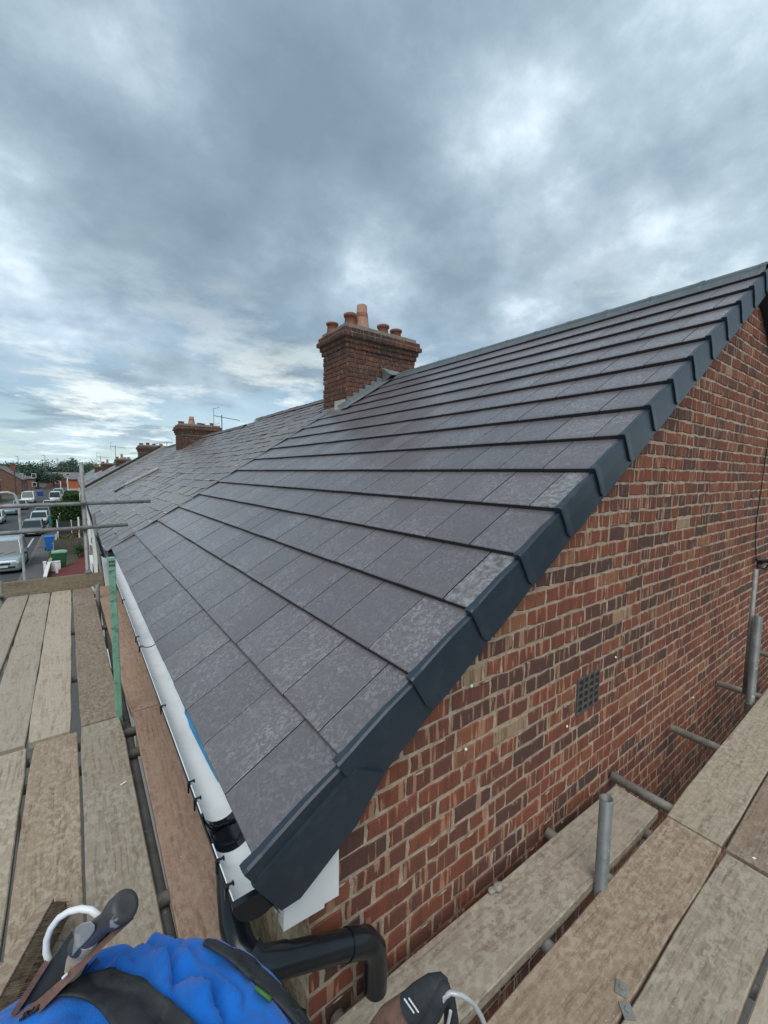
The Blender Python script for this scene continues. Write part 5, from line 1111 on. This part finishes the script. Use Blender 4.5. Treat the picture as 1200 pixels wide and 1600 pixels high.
def M_cloth():
    m, n, b = mat_new('blue_cloth'); c = coords(n); t = tex(n, c, 9, 4, .6)
    setb(n, b, ramp(n, [(.3, (.002, .115, .47)), (.7, (.01, .175, .66))], t).outputs[0], .8, 0, .25); b.inputs['Sheen Weight'].default_value = .15
    bump(n, b, math_(n, 'ADD', tex(n, c, 420, 2), math_(n, 'MULTIPLY', tex(n, c, 16, 4, .6), 2.5)), .35, .003); return m
MT['shirt'] = M_cloth(); sh_o = ms.build('blue_clothing', MT['shirt'], PER)
bvh = BVHTree.FromPolygons([Vector(v) for v in V2], F_[:-2])
# trousers as skin of their own
def skin_cloth(name, joints, mat):
    me = D.meshes.new(name); me.from_pydata([tuple(Vector(p)-PER.location) for p, r in joints], [(i, i+1) for i in range(len(joints)-1)], []); me.materials.append(mat); o = D.objects.new(name, me); link(o, PER); o.modifiers.new('skin', 'SKIN')
    for i, (p, r) in enumerate(joints): me.skin_vertices[0].data[i].radius = (r, r)
    me.skin_vertices[0].data[0].use_root = True; s = o.modifiers.new('sub', 'SUBSURF'); s.levels = 1; s.render_levels = 2; return o
for s in (-1, 1):
    skin_cloth('trouser_leg', [(Q(.34, -.2+s*.10, -.86), .10), (Q(.27, -.2+s*.115, -1.02), .085), (Q(.22, -.2+s*.12, -1.17), .07), (Q(.29, -.2+s*.12, -1.35), .058), (Q(.335, -.2+s*.12, -1.47), .058)], MT['denim'])
    skin_cloth('sleeve', [(Q(-.02, -.2+s*.14, -.83), .07), (Q(-.03, -.2+s*.185, -.95), .058), (Q(-.005, -.2+s*.208, -1.06), .056)], MT['shirt'])
    skin_cloth('boot', [(Q(.345, -.2+s*.12, -1.45), .052), (Q(.345, -.2+s*.12, -1.487), .042), (Q(.26, -.2+s*.13, -1.492), .038), (Q(.15, -.2+s*.14, -1.495), .040)], MT['leather'])
hm = MB(); blob(hm, Q(-.27, -.2, -.955), (.085, .085, .085), 2, 20, 12, .04); hm.build('hair', MT['hair'], PER)
fm = MB(); fc_ = Q(-.33, -.2, -1.05)
for s in (-1, 1): blob(fm, Q(-.345, -.2+s*.03, -1.00), (.012, .012, .012), 5, 10, 6, .0); fm.path([Q(-.26, -.2+s*.078, -.99), Q(-.275, -.2+s*.088, -1.0), Q(-.27, -.2+s*.08, -1.02)], .01, 6)
fm.path([Q(-.345, -.2, -1.0), Q(-.375, -.2, -1.035), Q(-.352, -.2, -1.045)], [.008, .013, .008], 8); fm.path([Q(-.335, -.225, -1.065), Q(-.342, -.2, -1.068), Q(-.335, -.175, -1.065)], .006, 6); fm.build('face', MT['skin'], PER)
def strap(name, left, right, mat, lift=.005, n=60, nw=10, th=.003, dist_fallback=.8):
    """webbing lying on the clothing between two edges"""
    def along(pts, t):
        t *= len(pts)-1; i = min(int(t), len(pts)-2); u = t-i; P4 = [pts[max(0, i-1)], pts[i], pts[i+1], pts[min(len(pts)-1, i+2)]]
        return tuple(.5*(2*P4[1][k]+(P4[2][k]-P4[0][k])*u+(2*P4[0][k]-5*P4[1][k]+4*P4[2][k]-P4[3][k])*u*u+(3*P4[1][k]-P4[0][k]-3*P4[2][k]+P4[3][k])*u**3) for k in (0, 1))
    V = []; last = None
    for i in range(n+1):
        a, b = along(left, i/n), along(right, i/n); row = []
        for j in range(nw+1):
            px_, py_ = a[0]+(b[0]-a[0])*j/nw, a[1]+(b[1]-a[1])*j/nw; d = Vector(ray(px_, py_)).normalized(); h = bvh.ray_cast(Vector((0, 0, 0)), d)
            if h[0] is not None: p = h[0]-d*lift; last = p
            else: p = (row[-1] if row else (last or d*dist_fallback))+Wd_*.006-Up*.009
            row.append(p)
        V += row
    m_ = MB(); m_.add(V, [(i*(nw+1)+j, i*(nw+1)+j+1, (i+1)*(nw+1)+j+1, (i+1)*(nw+1)+j) for i in range(n) for j in range(nw)], True); o = m_.build(name, mat, PER)
    md = o.modifiers.new('s', 'SOLIDIFY'); md.thickness = th; md.offset = 1; return o
strap('black_strap', [(88, 1556), (128, 1530), (170, 1516), (215, 1528), (262, 1560), (310, 1602), (340, 1640)], [(30, 1592), (82, 1562), (120, 1560), (150, 1574), (176, 1606), (200, 1640), (215, 1670)], MT['strap'], .010)
strap('belt', [(318, 1472), (362, 1500), (410, 1542), (455, 1588), (490, 1630)], [(330, 1450), (412, 1488), (456, 1522), (494, 1564), (526, 1610)], MT['strap'], .020)
def PD(px_, py_, d): r = ray(px_, py_); return Vector(r)/F*d
MT['green_trim'] = M_plain('dull_green_trim', (.05, .15, .03), .7)
strap('belt_trim', [(399, 1540), (412, 1550), (424, 1560)], [(401, 1538.4), (414, 1548.4), (426, 1558.4)], MT['green_trim'], .025, 8, 2)
# tool pouch with hammer, left
def ribbon(mb, pts, w, nrm, th=.004):
    n = len(pts); V = []
    for i, p in enumerate(pts):
        t = ((pts[i+1]-p) if i < n-1 else (p-pts[i-1])).normalized(); s = t.cross(nrm).normalized(); ww = w[i] if isinstance(w, (list, tuple)) else w
        V += [p-s*ww/2+nrm*th/2, p+s*ww/2+nrm*th/2, p+s*ww/2-nrm*th/2, p-s*ww/2-nrm*th/2]
    mb.add(V, [(i*4+j, i*4+(j+1) % 4, (i+1)*4+(j+1) % 4, (i+1)*4+j) for i in range(n-1) for j in range(4)]+[(0, 1, 2, 3), (4*n-1, 4*n-2, 4*n-3, 4*n-4)])
vd = -Vector(ray(110, 1500)).normalized()
dP = .475
pou = thing('tool_pouch', tuple(PD(60, 1560, dP)), 'worn leather tool holder with white wire loop, left of the blue cloth', 'tool holder')
mb = MB(); O_ = [(36, 1566), (58, 1532), (84, 1496), (113, 1454), (116, 1470), (112, 1496), (140, 1470), (180, 1440), (206, 1428), (207, 1434), (160, 1482), (118, 1524), (70, 1566), (20, 1606), (-20, 1630), (0, 1600)]
def slab(mb, poly, d, th):
    a = [PD(x, y, d) for x, y in poly]; b = [PD(x, y, d)*(1+th/d) for x, y in poly]; n = len(a)
    mb.add(a+b, [tuple(range(n)), tuple(range(n, 2*n))[::-1]]+[(i, n+i, n+(i+1) % n, (i+1) % n) for i in range(n)])
slab(mb, O_, dP+.004, .05); mb.build('lining', MT['strap'], pou)
mb = MB(); ribbon(mb, [PD(x, y, dP-.004) for x, y in ((-25, 1640), (22, 1602), (62, 1570), (100, 1534), (140, 1494), (172, 1464), (207, 1433))], [.014, .014, .011, .008, .007, .006, .004], vd, .012); mb.build('leather_edge', MT['leather'], pou)
mb = MB(); ribbon(mb, [PD(x, y, dP-.001) for x, y in ((20, 1586), (36, 1562), (56, 1530), (74, 1502))], .006, vd, .006); mb.build('side_edge', MT['leather'], pou)
mb = MB(); mb.path([PD(x, y, dP+.01) for x, y in ((76, 1500), (72, 1486), (73, 1468), (80, 1450), (92, 1434), (108, 1424), (126, 1420), (142, 1422), (155, 1432), (160, 1446))], .0036, 10); mb.build('wire_loop', MT['white'], pou)
mb = MB(); 
for x, y in ((176, 1446), (136, 1482), (98, 1528)): mb.path([PD(x, y, dP-.012), PD(x+6, y-6, dP-.012)], .0014, 6)
mb.build('stitch', MT['white'], pou)
ham = thing('hammer', tuple(PD(150, 1470, dP)), 'hammer head of scuffed dark steel poking out of the tool holder', 'hammer')
mb = MB(); a_ = PD(140, 1462, dP-.008); b_ = PD(199, 1412, dP-.012); 
mb.path([a_.lerp(b_, t) for t in (-.35, -.1, .25, .42, .52, .72, .93, .985, 1.0)], [.010, .011, .011, .010, .012, .0155, .016, .0145, .010], 18); mb.build('hammer_head', M_metal('scuffed_steel', (.075, .075, .08), .2, .5), ham)
mb = MB(); slab(mb, [(117, 1450), (128, 1442), (142, 1439), (149, 1446), (148, 1455), (138, 1468), (122, 1484), (112, 1496), (115, 1475)], dP-.022, .008); mb.build('cheek', M_metal('worn_steel', (.30, .30, .29), .05, .5), ham, bevel=.0015)
mb = MB(); mb.path([a_, PD(105, 1530, dP+.03), PD(60, 1600, dP+.10), PD(30, 1680, dP+.16)], .012, 10); mb.build('shaft', MT['wood'], ham)
# right-hand holder
dR = .56
hr = thing('tool_holder', tuple(PD(640, 1590, dR)), 'leather holder with white stitching, black grip and bright wire loop, bottom centre', 'tool holder')
mb = MB(); mb.path([PD(x, y, dR) for x, y in ((590, 1640), (612, 1602), (640, 1578), (655, 1566))], [.024, .022, .019, .017], 14); mb.build('leather', MT['leather'], hr)
mb = MB(); mb.path([PD(x, y, dR-.003) for x, y in ((640, 1578), (656, 1562), (676, 1546), (692, 1538), (700, 1538))], [.0185, .018, .016, .012, .006], 14); mb.path([PD(x, y, dR-.012) for x, y in ((652, 1640), (668, 1592), (684, 1560), (697, 1546), (703, 1544))], [.014, .014, .013, .010, .005], 12); mb.path([PD(x, y, dR+.004) for x, y in ((705, 1640), (705, 1590), (702, 1556), (694, 1543))], [.010, .010, .008, .004], 10); mb.build('grip', MT['strap'], hr)
for k in (0, 1):
    for t in range(6):
        mb = MB(); a_ = Vector((630+k*6, 1561+0*k)).lerp(Vector((646+k*6, 1584)), t/5) if 0 else None
        x_, y_ = 632+k*7+t*2.6, 1561-k*1+t*3.8; mb.path([PD(x_, y_, dR-.0235), PD(x_+1.7, y_+2.4, dR-.0235)], .0011, 5); mb.build('stitch', MT['white'], hr)
mb = MB(); mb.path([PD(x, y, dR-.02) for x, y in ((676, 1625), (685, 1585), (694, 1558), (704, 1551), (722, 1555), (740, 1568), (752, 1588), (764, 1620))], .0032, 10); mb.build('wire_loop', MT['steel'], hr)
mb = MB(); mb.path([PD(x, y, dR-.015) for x, y in ((690, 1640), (700, 1600), (704, 1580))], .0022, 8); mb.build('inner_wire', MT['steel'], hr)
# broom lying on the left boards
BRM = thing('broom', (-.2, 1.5, ZL), 'old wooden broom head with dark bristles and a stub of handle at the left edge', 'broom')
ua = Vector((-.135, 1.625, ZL+.115)); ub = Vector((-.262, 1.33, ZL+.115)); ax = (ub-ua).normalized(); sd = Vector((ax.y, -ax.x, 0)) # side
if sd.x < 0: sd = -sd
m_ = MB(); Rb = Matrix((ax, sd, Vector((0, 0, 1)))).transposed(); L_ = (ub-ua).length
pl = [(-L_/2, -.012), (-L_/2+.01, -.022), (L_/2-.03, -.022), (L_/2-.008, -.014), (L_/2, .002), (L_/2, .018), (-L_/2, .018)]
cc = (ua+ub)/2; V = [cc+Rb@Vector((x, y, z)) for z in (-.035, .035) for x, y in pl]; n = len(pl)
m_.add(V, [tuple(range(n))[::-1], tuple(range(n, 2*n))]+[(i, (i+1) % n, n+(i+1) % n, n+i) for i in range(n)]); m_.build('broom_head', MT['wood_mud'], BRM, bevel=.003)
m_ = MB(); rb = random.Random(3)
for i in range(1500):
    x = rb.uniform(-L_/2+.008, L_/2-.012); z = rb.uniform(-.030, .030); p = cc+Rb@Vector((x, .016, z)); q = cc+Rb@Vector((x+rb.uniform(-.012, .012), .016+rb.uniform(.05, .075), z+rb.uniform(-.015, .008))); s = Vector((rb.uniform(-1, 1), rb.uniform(-1, 1), rb.uniform(-1, 1))).normalized()*.0013
    m_.add([p-s, p+s, q], [(0, 1, 2)])
m_.add([cc+Rb@Vector((x, y, z)) for x, y, z in ((-L_/2+.01, .015, -.03), (L_/2-.012, .015, -.03), (L_/2-.012, .06, -.034), (-L_/2+.01, .06, -.034), (-L_/2+.01, .015, .026), (L_/2-.012, .015, .026), (L_/2-.012, .055, .02), (-L_/2+.01, .055, .02))], [(4, 5, 6, 7), (3, 2, 6, 7), (0, 3, 7, 4), (1, 2, 6, 5)])
tag(m_.build('bristles', MT['bristle'], BRM), kind='stuff')
m_ = MB(); hc_ = cc-sd*.02; m_.path([hc_+Vector((0, 0, .0)), hc_-sd*.9+Vector((0, 0, -.09))+ax*(-.05)], .0135, 12); m_.build('handle', MT['wood_mud'], BRM)
